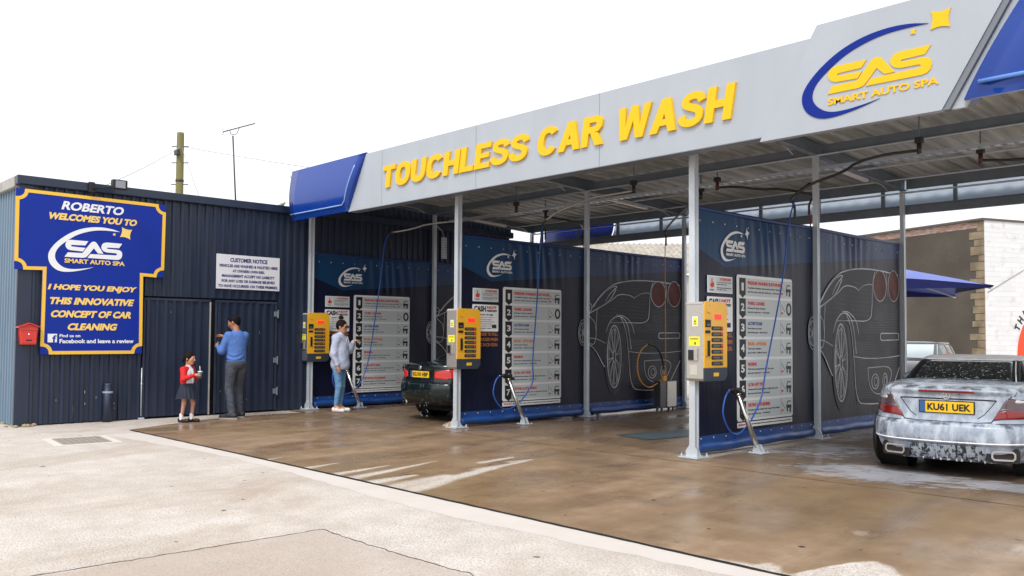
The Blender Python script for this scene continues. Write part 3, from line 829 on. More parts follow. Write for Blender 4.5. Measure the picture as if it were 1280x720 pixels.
# dark joint along the apron and the cracks in the yard slab
def flat_line(name, pts, w, z, m, kind='structure'):
    mb = MB(); mb.ribbon(pts, w, lambda u, v, d: (u, v, d), z-.002, z)
    o = mb.build(name, m); o['kind'] = kind; return o
random.seed(3)
jp = [(-14+i*.12, joint_y(-14+i*.12)+random.uniform(-.004, .004)) for i in range(int(17/.12))]
flat_line('slab_joint', jp, [random.uniform(.022, .036) for _ in jp], .010, M['gap'])
def crack(pts, w=.008, seed=1):
    random.seed(seed); q = []
    for a, b in zip(pts, pts[1:]):
        n = max(2, int(math.dist(a, b)/.05))
        for i in range(n):
            t = i/n; q.append((lerp(a[0], b[0], t)+random.gauss(0, .007), lerp(a[1], b[1], t)+random.gauss(0, .007)))
    q.append(pts[-1]); return q
CR = mat('crack_dirt', (.13, .10, .08), .95)
c1 = crack([(-6.0, 1.4), (-5.97, 2.6), (-5.95, 3.62)], seed=4)
flat_line('ground_crack', c1, [random.uniform(.004, .011) for _ in c1], .004, CR)
c2 = crack([(-5.95, 3.62), (-5.1, 3.6), (-4.2, 3.64), (-3.0, 3.5)], seed=9)
flat_line('ground_crack', c2, [random.uniform(.004, .012) for _ in c2], .004, CR)
PM = ground_mat('patched_concrete', 1)
mb = MB(); mb.prism([(-5.95, .2), (-2.6, .2), (-2.9, 3.48), (-4.2, 3.62), (-5.1, 3.58), (-5.94, 3.6)], lambda u, v, d: (u, v, d), .001, .0025)
o = mb.build('ground_patch', PM); o['kind'] = 'structure'
# rough verge at foot of the wall's corner
mb = MB(); random.seed(12)
for i in range(46):
    x = -15.5-random.random()*1.4; y = 3.75+random.random()*.4 - .05*(x+15.5)
    r = random.uniform(.015, .05); mb.ball((x, y, r*.3), (r*1.4, r, r*.7), 6, 4)
o = mb.build('gravel', mat('gravel_sandy', (.32, .26, .15), .95)); o['kind'] = 'stuff'

# manhole and gully covers
t = thing('manhole_cover', 'square steel manhole cover set flush in the pale concrete before the wall', 'manhole cover', (-13.05, 4.08, 0), R(-6))
MB().box(-.52, .52, -.42, .42, .001, .006).build('frame', mat('pale_frame', (.62, .58, .53), .8), t)
mb = MB().box(-.40, .40, -.31, .31, .006, .011)
for i in range(9):
    for j in range(7): mb.box(-.36+i*.085, -.31+i*.085, -.27+j*.082, -.235+j*.082, .011, .015)
mb.build('lid', mat('lid_steel', (.33, .29, .25), .75, .2, bump=(40, .8, .004)), t)
t = thing('drain_grate', 'blue grey drain grating across the floor of the middle wash bay', 'drain grate', (-8.1, 10.95, .017))
mb = MB().prism([(-.47, -.66), (.22, -.84), (.5, .75), (-.25, .9)], lambda u, v, d: (u, v, d), 0, .004)
mb.build('plate', M['grate'], t)
mb = MB()
for i in range(14):
    y = -.62+i*.1
    mb.box(-.3, .33, y, y+.035, .004, .010)
mb.build('bars', M['grate'], t)

# ------------------------------------------------------------------ clad building
def corr(mb, fn, u0, u1, v0, v1, per=.155, rw=.045, d=.036, slope=.014, phase=0):
    """trapezoid sheeting: fn(u, v, depth)"""
    pts = []
    u = u0+phase
    pts.append((u0, 0))
    while u+rw+2*slope < u1:
        if u > u0: pts += [(u, 0), (u+slope, d), (u+slope+rw, d), (u+2*slope+rw, 0)]
        u += per
    pts.append((u1, 0))
    vs = [fn(p[0], v0, p[1]) for p in pts]+[fn(p[0], v1, p[1]) for p in pts]
    n = len(pts)
    mb.add(vs, [(i, i+1, n+i+1, n+i) for i in range(n-1)])
    return mb
def FX_(x): return lambda u, v, d: (x+d, u, v)
def FYm(y): return lambda u, v, d: (u, y-d, v)
b = thing('clad_building', 'long flat roofed shed clad in navy corrugated steel sheets', 'building', (-16.5, 9.5, 0))
W_ = dict(world=True)
mb = MB(); corr(mb, FX_(-15.66), 3.90, 5.84, .02, 3.95); mb.build('wall_cladding', M['navy'], b, **W_)
mb = MB(); corr(mb, FX_(-15.66), 5.84, 8.45, 2.17, 3.95, phase=.02); mb.build('wall_cladding', M['navy'], b, **W_)
mb = MB(); corr(mb, FX_(-15.66), 8.45, 14.7, .02, 3.95, phase=.03); mb.build('wall_cladding', M['navy'], b, **W_)
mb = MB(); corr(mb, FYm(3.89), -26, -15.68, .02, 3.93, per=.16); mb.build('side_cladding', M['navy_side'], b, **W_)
mb = MB().box(-26, -15.70, 3.93, 14.7, .0, 3.9); mb.build('wall', M['navy_dull'], b, **W_)
MB().box(-15.69, -15.61, 3.85, 4.06, .0, 3.93).build('corner_flashing', M['navy'], b, **W_)
mb = MB().bbox(-15.72, -15.555, 3.80, 14.75, 3.895, 4.04, .012)
mb.build('roof_trim', M['navy'], b, **W_)
MB().bbox(-26, -15.725, 3.79, 3.88, 3.86, 4.035, .012).build('side_trim', M['trim_pale'], b, **W_)
MB().box(-26, -15.72, 3.88, 14.75, 3.90, 4.0).build('roof', M['panel_edge'], b, **W_)
mb = MB(); corr(mb, FX_(-15.66), 8.9, 14.75, 4.0, 4.50, phase=.03); mb.box(-15.72, -15.665, 8.9, 14.75, 4.0, 4.5); mb.build('gable_cladding', M['navy_dull'], b, **W_)
# foot lip and nicks of bare paint low on the sheets
random.seed(5)
mb = MB()
for i in range(26):
    y = random.uniform(4.0, 8.4); z = random.choice([random.uniform(.1, .5), random.uniform(.1, 2.0)])
    h = random.uniform(.01, .07); mb.box(-15.632, -15.630, y, y+random.uniform(.006, .012), z, z+h)
mb.build('paint_chips', M['trim_pale'], b, **W_)
# double doors
def door(y0, y1, name_label, edge_y):
    mb = MB(); corr(mb, FX_(-15.645), y0+.03, y1-.03, .04, 2.10, phase=.01)
    d = mb.build('door', M['navy'], b, world=True, label=name_label)
    f = MB().bbox(-15.66, -15.612, y0, y1, 2.095, 2.135, .004).bbox(-15.66, -15.618, y0, y0+.035, .03, 2.095, .004).bbox(-15.66, -15.618, y1-.035, y1, .03, 2.095, .004)
    off = abspos(d)
    f.v = [(p[0]-off.x, p[1]-off.y, p[2]-off.z) for p in f.v]
    f.build('frame', M['navy_dull'], d)
    return d
MB().box(-15.695, -15.690, 5.84, 8.45, .0, 2.17).build('door_recess', M['gap'], b, **W_)
d1 = door(5.86, 7.085, 'closed left door leaf', 7.0)
d2 = door(7.175, 8.43, 'right door leaf standing beside the dark gap', 7.2)
off = abspos(d1)
m_ = MB().bbox(-15.625, -15.605, 7.058, 7.083, .02, 2.09, .003); m_.v = [(p[0]-off.x, p[1]-off.y, p[2]-off.z) for p in m_.v]
m_.build('edge_strip', M['trim_pale'], d1)
off = abspos(d2)
for z in (.35, .95, 1.85):
    m_ = MB().bbox(-15.62, -15.595, 8.36, 8.44, z, z+.10, .004).lathe([(.014, -.08), (.014, .08)], (-15.592, 8.44, z+.05), 'z', 10)
    m_.v = [(p[0]-off.x, p[1]-off.y, p[2]-off.z) for p in m_.v]
    m_.build('hinge', M['galv_dark'], d2)
m_ = MB().bbox(-15.625, -15.60, 7.215, 7.245, 1.22, 1.36, .004).bbox(-15.61, -15.57, 7.205, 7.26, 1.26, 1.30, .006)
m_.v = [(p[0]-off.x, p[1]-off.y, p[2]-off.z) for p in m_.v]
m_.build('door_handle', M['galv_dark'], d2)
MB().tube([(-15.615, 5.845, .9), (-15.615, 5.845, .06)], .010, 6).ball((-15.612, 5.845, .62), (.012, .018, .022)).bbox(-15.63, -15.59, 5.80, 5.90, .0, .035, .006).build('drop_bolt', M['galv'], b, **W_)

# stub pipe at foot of wall
t = thing('vent_pipe', 'short navy capped pipe standing against the foot of the clad wall', 'pipe', (-15.55, 5.26, 0))
MB().lathe([(.0, 0), (.075, 0), (.075, .50), (.068, .505), (.068, .63), (.060, .655), (0, .66)], (0, 0, 0), 'z', 20).build('pipe', M['navy'], t)
MB().lathe([(.078, .485), (.084, .49), (.084, .515), (.078, .52)], (0, 0, 0), 'z', 20).build('collar', mat('collar_grey', (.3, .33, .4), .4), t)

# ------------------------------------------------------------------ welcome sign
t = thing('welcome_sign', 'tall blue T shaped welcome board with yellow border and lettering', 'sign', (-15.60, 5.0, 2.5))
F = FXat(-15.60)
outer = [(4.20, 1.155), (5.82, 1.155), (5.82, 2.50), (6.175, 2.50), (6.185, 3.80), (3.785, 3.82), (3.79, 2.52), (4.20, 2.52)]
MB().prism(outer, F, 0, .03).build('board', M['sign_blue'], t, **W_)
def notch(cx, cz, a0, a1, r=.13, n=7):
    return [(cx+r*math.cos(R(a0+(a1-a0)*i/(n-1))), cz+r*math.sin(R(a0+(a1-a0)*i/(n-1)))) for i in range(n)]
i_ = .035
path = notch(4.20+i_-.01, 1.155+i_-.01, 90, 0) + notch(5.82-i_+.01, 1.155+i_-.01, 180, 90) + [(5.82-i_, 2.50+i_)] \
    + notch(6.175-i_+.01, 2.50+i_-.01, 180, 90) + notch(6.185-i_+.01, 3.80-i_+.01, 270, 180) + notch(3.785+i_-.01, 3.82-i_+.01, 0, -90) \
    + notch(3.79+i_-.01, 2.52+i_-.01, 90, 0) + [(4.20+i_, 2.52+i_)]
MB().ribbon(path, .055, F, .030, .036, closed=True).build('border', M['gold'], t, **W_)
mb = MB(); text_into(mb, 'ROBERTO', 4.46, 3.545, .98, .145, F, .031, .036, .035, .28, -.01); mb.build('lettering', M['white'], t, **W_)
lines('lettering', M['cream_yellow'], t, True, [(('WELCOMES YOU TO', 4.25, 3.37, 1.42, .115, F, .031, .036, .05, .28, .0),), (('SMART AUTO SPA', 4.53, 2.665, .965, .075, F, .031, .036, .03, 0, 0),)])
for s, y, z, w in (('I HOPE YOU ENJOY', 4.28, 2.19, 1.40), ('THIS INNOVATIVE', 4.30, 1.975, 1.34), ('CONCEPT OF CAR', 4.33, 1.76, 1.29), ('CLEANING', 4.59, 1.55, .78)):
    lines('lettering', M['cream_yellow'], t, True, [((s, y, z, w, .118, F, .031, .036, .05, .28, 0),)])
pieces('star', M['cream_yellow'], t, [lambda mb: star4(mb, F, 5.506, 3.235, .125, .031, .037), lambda mb: star4(mb, F, 5.31, 3.20, .03, .031, .037)], True)
mb = MB(); brand(mb, F, 4.535, 2.765, .91, .98, .031, .036); mb.build('logo', M['white'], t, **W_)
mb = MB()
mb.box(-15.569, -15.564, 4.305, 4.445, 1.35, 1.49)
mb.build('social_badge', M['white'], t, **W_)
mb = MB(); text_into(mb, 'f', 4.375, 1.352, .06, .115, F, .036, .039, .03); mb.build('badge_letter', M['sign_blue'], t, **W_)
lines('lettering', M['white'], t, True, [(('Find us on', 4.485, 1.435, .32, .05, F, .031, .035, .02),), (('Facebook and leave a review', 4.485, 1.335, 1.19, .07, F, .031, .035, .03),)])
# floodlight over the sign
t = thing('floodlight', 'small black floodlight on a bracket above the blue welcome board', 'floodlight', (-15.5, 5.05, 4.0))
MB().bbox(-15.56, -15.50, 4.86, 4.96, 3.87, 4.05, .01).build('junction_box', M['black'], t, **W_)
MB().tube([(-15.50, 4.93, 3.93), (-15.36, 5.10, 3.97), (-15.25, 5.18, 4.0)], .012, 6).build('arm', M['black'], t, **W_)
mb = MB(); mb.bbox(-15.30, -15.18, 5.14, 5.38, 3.93, 4.09, .012); mb.build('lamp_body', M['black'], t, **W_)
MB().box(-15.178, -15.174, 5.18, 5.34, 3.95, 4.07).build('lens', mat('flood_glass', (.25, .28, .32), .15), t, **W_)
t = thing('security_sensor', 'tiny white sensor clipped to the roof trim near the canopy', 'sensor', (-15.55, 8.45, 4.04))
MB().bbox(-.06, .02, -.05, .06, .0, .05, .012).build('housing', M['white'], t)
MB().tube([(.0, .0, .02), (.09, .02, .035)], .022, 10).build('eye', M['trim_pale'], t)

# customer notice
t = thing('notice_board', 'white customer notice board with navy capitals above the doors', 'sign', (-15.61, 7.8, 2.7))
F = FXat(-15.628)
MB().prism([(7.172, 2.355), (8.466, 2.350), (8.466, 2.998), (7.172, 3.005)], F, .0, .016).build('board', M['notice_white'], t, **W_)
mb = MB()
for i, (s, w, h) in enumerate((('CUSTOMER NOTICE', .76, .078), ('VEHICLES ARE WASHED & VALETED HERE', 1.20, .054), ('AT OWNERS OWN RISK.', .66, .054), ('MANAGEMENT ACCEPT NO LIABILITY', 1.08, .054), ('FOR ANY LOSS OR DAMAGE BELIEVED', 1.09, .054), ('TO HAVE OCCURRED ON THESE PREMISES.', 1.22, .054))):
    z = (2.865, 2.765, 2.67, 2.575, 2.48, 2.385)[i]
    lines('lettering', M['ink_blue'], t, True, [((s, 7.82, z, w, h, F, .015, .019, .035), dict(align='c'))])
for y, z in ((7.2, 2.38), (7.2, 2.975), (8.44, 2.375), (8.44, 2.97), (7.82, 2.985), (7.82, 2.37)): MB().lathe([(0, .0), (.008, .0), (.006, .004), (0, .005)], (-15.612, y, z), 'x', 8).build('screw', M['galv'], t, **W_)

# letter box
t = thing('letter_box', 'red metal letter box with a pitched lid on the wall', 'letter box', (-15.60, 4.0, 1.5))
F = FXat(-15.62)
MB().prism([(3.90, 1.315), (4.12, 1.315), (4.145, 1.60), (4.01, 1.64), (3.875, 1.60)], F, 0, .13).build('body', M['red_box'], t, bevel=.008, **W_)
mb = MB()
mb.prism([(3.845, 1.585), (4.01, 1.645), (4.175, 1.585), (4.175, 1.60), (4.01, 1.665), (3.845, 1.60)], F, 0, .165); mb.build('lid', M['red_box'], t, **W_)
mb = MB().box(-15.49, -15.478, 3.885, 4.135, 1.545, 1.585).box(-15.49, -15.484, 3.90, 4.12, 1.335, 1.53); mb.build('door', M['red_box'], t, bevel=.003, **W_)
MB().box(-15.484, -15.480, 3.97, 4.05, 1.375, 1.395).build('window_slot', M['black'], t, **W_)
MB().lathe([(0, .0), (.014, .0), (.012, .008), (0, .009)], (-15.484, 4.01, 1.48), 'x', 12).build('lock', M['chrome'], t, **W_)

# ------------------------------------------------------------------ canopy
cn = thing('wash_canopy', 'open steel canopy with corrugated roof standing over the wash bays', 'canopy', (-9, 12, 0))
def zr(y): return 4.41-.0493*(y-8.6)       # underside of rafters
def post(x, y, top, w=.1):
    m_ = MB(); h = w/2
    # H section: two flanges and a web
    m_.box(x-h, x+h, y-h, y-h+.014, .0, top).box(x-h, x+h, y+h-.014, y+h, .0, top).box(x-.03, x+.03, y-h+.014, y+h-.014, .0, top)
    p = m_.build('post', M['galv'], cn, world=True)
    off = abspos(cn)
    q = MB().bbox(x-.14, x+.14, y-.14, y+.14, .016, .034, .004)
    for sx in (-1, 1):
        q.prism([(0, .034), (sx*.085, .034), (sx*.085, .10), (sx*.02, .19), (0, .19)], lambda u, v, d: (x+sx*h*.0+u+sx*.0, y-h-.002+d, v), -.010, .0)
        q.prism([(0, .034), (sx*.075, .034), (0, .16)], lambda u, v, d: (x+h+.002+d, y+u, v), .0, .010)
    for sx in (-1, 1):
        for sy in (-1, 1): q.lathe([(0, 0), (.014, 0), (.014, .02), (.006, .02), (.006, .04), (0, .04)], (x+sx*.11, y+sy*.11, .034), 'z', 6)
    q.v = [(a-off.x, b_-off.y, c_-off.z) for a, b_, c_ in q.v]
    q.build('base_plate', M['galv'], p)
for i, x in enumerate(XR):
    post(x, Y0, 4.36, .086); post(x, YM, 4.22, .074); post(x, YB, 4.06, .070)
for i, x in enumerate(XR):
    if i == 3: pass
    # rafter as a hollow C: web and two lips
    m_ = MB()
    a = (x, 8.66, zr(8.66)); c_ = (x, 15.42, zr(15.42))
    for k, (dz, h_, w_) in enumerate(((.10, .20, .012),)):
        m_.beam((x, 8.66, zr(8.66)+.10), (x, 15.42, zr(15.42)+.10), .014, .20)
    m_.beam((x, 8.66, zr(8.66)+.003), (x, 15.42, zr(15.42)+.003), .10, .012)
    m_.beam((x, 8.66, zr(8.66)+.195), (x, 15.42, zr(15.42)+.195), .10, .012)
    m_.build('rafter', M['galv_dark'], cn, **W_)
for y, h_ in ((8.80, .17), (12.33, .16), (15.36, .20)):
    z0 = zr(y)+.01
    m_ = MB()
    for a, c_ in zip(XR, XR[1:]):
        m_.box(a+.06, c_-.06, y-.006, y+.006, z0, z0+h_)
        m_.box(a+.06, c_-.06, y-.035, y-.0065, z0, z0+.010)
        m_.box(a+.06, c_-.06, y+.0065, y+.035, z0+h_-.010, z0+h_)
    m_.build('purlin', M['galv_dark'], cn, **W_)
m_ = MB()
for a in (-1.68,):
    m_.box(a, 2.8, 12.32, 12.34, zr(12.33)+.01, zr(12.33)+.17).box(a, 2.8, 15.35, 15.37, zr(15.36)+.01, zr(15.36)+.20)
m_.build('purlin', M['galv_dark'], cn, **W_)
# roof sheets
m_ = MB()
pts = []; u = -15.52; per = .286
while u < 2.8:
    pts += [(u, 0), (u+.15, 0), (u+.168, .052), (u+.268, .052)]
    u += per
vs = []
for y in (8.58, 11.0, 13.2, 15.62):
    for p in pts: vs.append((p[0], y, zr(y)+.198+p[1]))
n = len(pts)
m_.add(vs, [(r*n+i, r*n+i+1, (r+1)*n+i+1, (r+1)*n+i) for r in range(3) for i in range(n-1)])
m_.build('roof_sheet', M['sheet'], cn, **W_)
for y_, z_, r_ in ((13.55, 4.19, .018), (14.55, 4.14, .014), (12.22, 4.235, .014), (15.30, 4.03, .016)):
    MB().tube([(-15.45, y_, z_), (-8, y_, z_-.01), (2.7, y_, z_)], r_, 8).build('service_pipe', M['galv'], cn, **W_)
# perforated cable tray along the bays
m_ = MB()
ty0, ty1, tz = 12.62, 12.62, 4.06
L_ = 15.0
m_.box(-15.4, 1.5, 12.56, 12.565, 4.075, 4.125).box(-15.4, 1.5, 12.70, 12.705, 4.075, 4.125)
for i in range(112): x = -15.4+i*.15; m_.box(x, x+.085, 12.565, 12.70, 4.077, 4.081)
m_.build('cable_tray', M['galv'], cn, **W_)
# rear frame with backs of the rear fascia
m_ = MB()
m_.box(-15.55, 2.8, 15.42, 15.50, 3.665, 3.82).box(-15.55, 2.8, 15.36, 15.42, 3.80, 3.815)
m_.build('rear_rail', M['galv_dark'], cn, **W_)
x = -15.3
while x < 2.5:
    MB().box(x, x+.055, 15.425, 15.48, 3.82, 4.55).build('rear_stud', M['galv_dark'], cn, **W_); x += 1.22
def curved_panel(x0, x1, yb, z0, z1, bulge, s, m, name, n=14, sk0=0, sk1=0):
    """panel bowed outward; s = -1 bows to -y, 1 to +y; sk = skew of the ends"""
    V = []; nu = 12
    for j in range(n+1):
        t_ = j/n; z = lerp(z0, z1, t_)
        y = yb + s*bulge*math.sin(PI*min(1, t_*1.0))**.8*1.0
        for i in range(nu+1):
            V.append((lerp(x0+sk0*t_, x1+sk1*t_, i/nu), y, z))
    m_ = MB(); w = nu+1
    m_.add(V, [(j*w+i, j*w+i+1, (j+1)*w+i+1, (j+1)*w+i) for j in range(n) for i in range(nu)], True)
    # returns behind
    V2 = [(a, yb-s*.07, c_) for a, b_, c_ in V[:w]] + [(a, yb-s*.07, c_) for a, b_, c_ in V[-w:]]
    b0 = len(m_.v); m_.add(V2, [])
    f = []
    for i in range(nu): f += [(i, i+1, b0+i+1, b0+i), (n*w+i, n*w+i+1, b0+w+i+1, b0+w+i)]
    m_.f += f; m_.smooth += [False]*len(f)
    o = m_.build(name, m, cn, world=True)
    return o
curved_panel(-13.25, 2.8, 15.62, 3.70, 4.62, .22, 1, M['back_panel'], 'rear_fascia_panel')
curved_panel(-15.5, -13.28, 15.62, 3.70, 4.62, .22, 1, M['rear_blue'], 'rear_fascia_panel')

# ---- front fascia
fa = thing('fascia_sign', 'long white fascia board over the bays with raised yellow lettering', 'fascia sign', (-9, 8.5, 4.2))
F = FYat(8.60)
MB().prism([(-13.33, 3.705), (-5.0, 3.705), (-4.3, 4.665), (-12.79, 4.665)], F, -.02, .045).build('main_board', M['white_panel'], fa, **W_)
seams = MB()
for x in (-12.30, -9.86, -7.42): seams.prism([(x, 3.71), (x+.006, 3.71), (x+.006, 4.66), (x, 4.66)], F, .045, .0465)
seams.build('seam', M['panel_edge'], fa, **W_)
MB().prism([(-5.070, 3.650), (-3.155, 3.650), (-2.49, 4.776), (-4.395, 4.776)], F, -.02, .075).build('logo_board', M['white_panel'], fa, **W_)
MB().prism([(-13.33, 3.695), (-5.06, 3.695), (-5.06, 3.704), (-13.33, 3.704)], F, -.15, .046).build('bottom_trim', M['panel_edge'], fa, **W_)
MB().prism([(-3.155+.003, 3.650), (-3.09, 3.650), (-2.425, 4.776), (-2.487, 4.776)], F, -.03, .060).build('return_edge', M['panel_edge'], fa, **W_)
MB().prism([(-3.087, 3.652), (-2.97, 3.652), (-2.30, 4.776), (-2.422, 4.776)], F, -.03, .020).build('return_face', M['white_panel'], fa, **W_)
heavy_word('TOUCHLESS', fa, M['yellow'], -12.27, 3.985, -8.68, .37, F, .045, .080, .17)
heavy_word('CAR', fa, M['yellow'], -8.55, 3.985, -7.28, .385, F, .045, .080, .17)
heavy_word('WASH', fa, M['yellow'], -7.13, 3.975, -5.37, .405, F, .045, .080, .17)
mb = MB(); brand(mb, F, -4.27, 4.02, 1.03, .93, .075, .086, arc=False, t=.073)
text_into(mb, 'SMART AUTO SPA', -4.275, 3.903, 1.10, .07, F, .075, .086, .03)
star4(mb, F, -3.15, 4.515, .125, .075, .088, R(42)); star4(mb, F, -3.405, 4.455, .032, .075, .088, R(42))
mb.build('logo', M['yellow'], fa, **W_)
mb = MB(); brand(mb, F, -4.27, 4.02, 1.05, .98, .075, .084, letters=False); mb.build('logo_arc', M['logo_blue'], fa, **W_)
# blue end shells
def shell(x0b, x1b, x0t, x1t, z0, z1, name, yb=8.60, bulge=.075):
    V = []; n = 16; nu = 10
    for j in range(n+1):
        t_ = j/n; z = lerp(z0, z1, t_)
        y = yb-.05-bulge*(math.sin(PI*t_**.8))
        for i in range(nu+1): V.append((lerp(lerp(x0b, x0t, t_), lerp(x1b, x1t, t_), i/nu), y, z))
    m_ = MB(); w = nu+1
    m_.add(V, [(j*w+i, j*w+i+1, (j+1)*w+i+1, (j+1)*w+i) for j in range(n) for i in range(nu)], True)
    for side in (0, nu):
        rim = [V[j*w+side] for j in range(n+1)]
        m_.add(rim+[(p[0], yb+.25 if side == 0 else yb-.02, p[2]) for p in rim], [(j, j+1, n+2+j, n+1+j) for j in range(n)], False)
    m_.add([V[0], V[nu], (V[nu][0], yb+.0, z0), (V[0][0], yb+.0, z0)], [(0, 1, 2, 3)])
    m_.add([V[n*w], V[n*w+nu], (V[n*w+nu][0], yb+.0, z1), (V[n*w][0], yb+.0, z1)], [(0, 1, 2, 3)])
    return m_.build(name, M['blue_gloss'], fa, world=True)
shell(-15.29, -13.31, -15.33, -12.77, 3.715, 4.69, 'end_shell')
shell(-2.965, 2.9, -2.295, 2.9, 3.715, 4.80, 'end_shell')
def ys(t_): return 8.60-.05-.075*math.sin(PI*t_**.8)
mb = MB()
zt = lambda z: (z-3.715)/.975
pp = [(-15.28, 3.83), (-13.45, 3.83), (-13.35, 3.90), (-13.06, 4.50)]
path3 = []
for a, c_ in zip(pp, pp[1:]):
    for i in range(9):
        u = lerp(a[0], c_[0], i/9); v = lerp(a[1], c_[1], i/9); path3.append((u, ys(zt(v))-.008, v))
path3.append((pp[-1][0], ys(zt(pp[-1][1]))-.008, pp[-1][1]))
mb.tube(path3, .014, 6); mb.build('raised_trim', mat('pale_blue_trim', (.25, .40, .75), .2, coat=.5), fa, **W_)
mb = MB(); mb.tube([(-2.82+i*.3, ys((3.845-3.715)/1.085)-.012, 3.845) for i in range(19)], .022, 8); mb.build('raised_trim', mat('pale_blue_trim2', (.10, .25, .70), .2, coat=.5), fa, **W_)
# ------------------------------------------------------------------ banners
DRAW = [
  [(3.163,1.92),(3.27,2.078),(3.461,2.266),(3.688,2.428),(3.92,2.533),(4.293,2.599),(4.714,2.632),(5.149,2.635),(5.523,2.625),(6.026,2.592)],
  [(3.289,2.066),(3.461,2.245),(3.688,2.402),(3.886,2.48),(4.0,2.48),(3.9,2.42),(3.754,2.319),(3.636,2.174)],
  [(3.953,2.422),(3.755,2.178),(3.397,2.027),(3.126,1.919)],
  [(3.43,2.036),(3.821,2.201),(4.034,2.338),(4.398,2.321),(4.516,2.268)],
  [(4.516,2.268),(4.679,2.354),(4.93,2.395),(5.061,2.368)],
  [(3.397,2.027),(3.379,1.849),(3.356,1.322),(3.115,1.393)],
  [(3.176,1.887),(3.335,1.764),(3.367,1.596)],
  [(3.103,1.377),(3.337,1.272),(3.641,0.866),(3.627,1.045)],
  [(3.115,1.477),(3.368,1.461),(3.639,1.376)],
  [(3.651,1.577),(3.743,1.77),(3.921,1.893),(4.124,1.897),(4.281,1.787),(4.364,1.56),(4.42,1.253)],
  [(3.955,1.92),(4.192,1.916),(4.433,1.78),(4.517,1.561)],
  [(4.09,1.884),(4.24,1.69),(4.337,1.209),(4.408,0.477),(4.787,0.432),(5.312,0.421)],
  [(4.337,1.209),(4.787,1.17),(5.522,1.173),(6.062,1.206)],
  [(4.26,1.778),(4.945,1.775),(5.003,2.014),(5.017,2.376),(5.112,2.606)],
  [(4.329,1.779),(3.756,1.77)],
  [(4.83,1.018),(5.828,1.04),(5.537,0.605),(5.164,0.562),(4.873,0.692),(4.83,1.018)],
  [(6.046,1.01),(5.704,0.591)],
  [(5.312,1.566),(5.357,1.584),(6.0,1.589),(6.032,1.561),(6.016,1.477),(5.357,1.466),(5.304,1.493),(5.312,1.566)],
  [(3.162,2.138),(3.213,2.118),(3.251,2.065),(3.175,2.046)],
  [(5.112,2.606),(5.02,2.3),(5.2,2.13),(5.31,2.12)], [(5.56,2.60),(5.57,2.4)], [(5.55,2.4),(5.62,2.2)]]
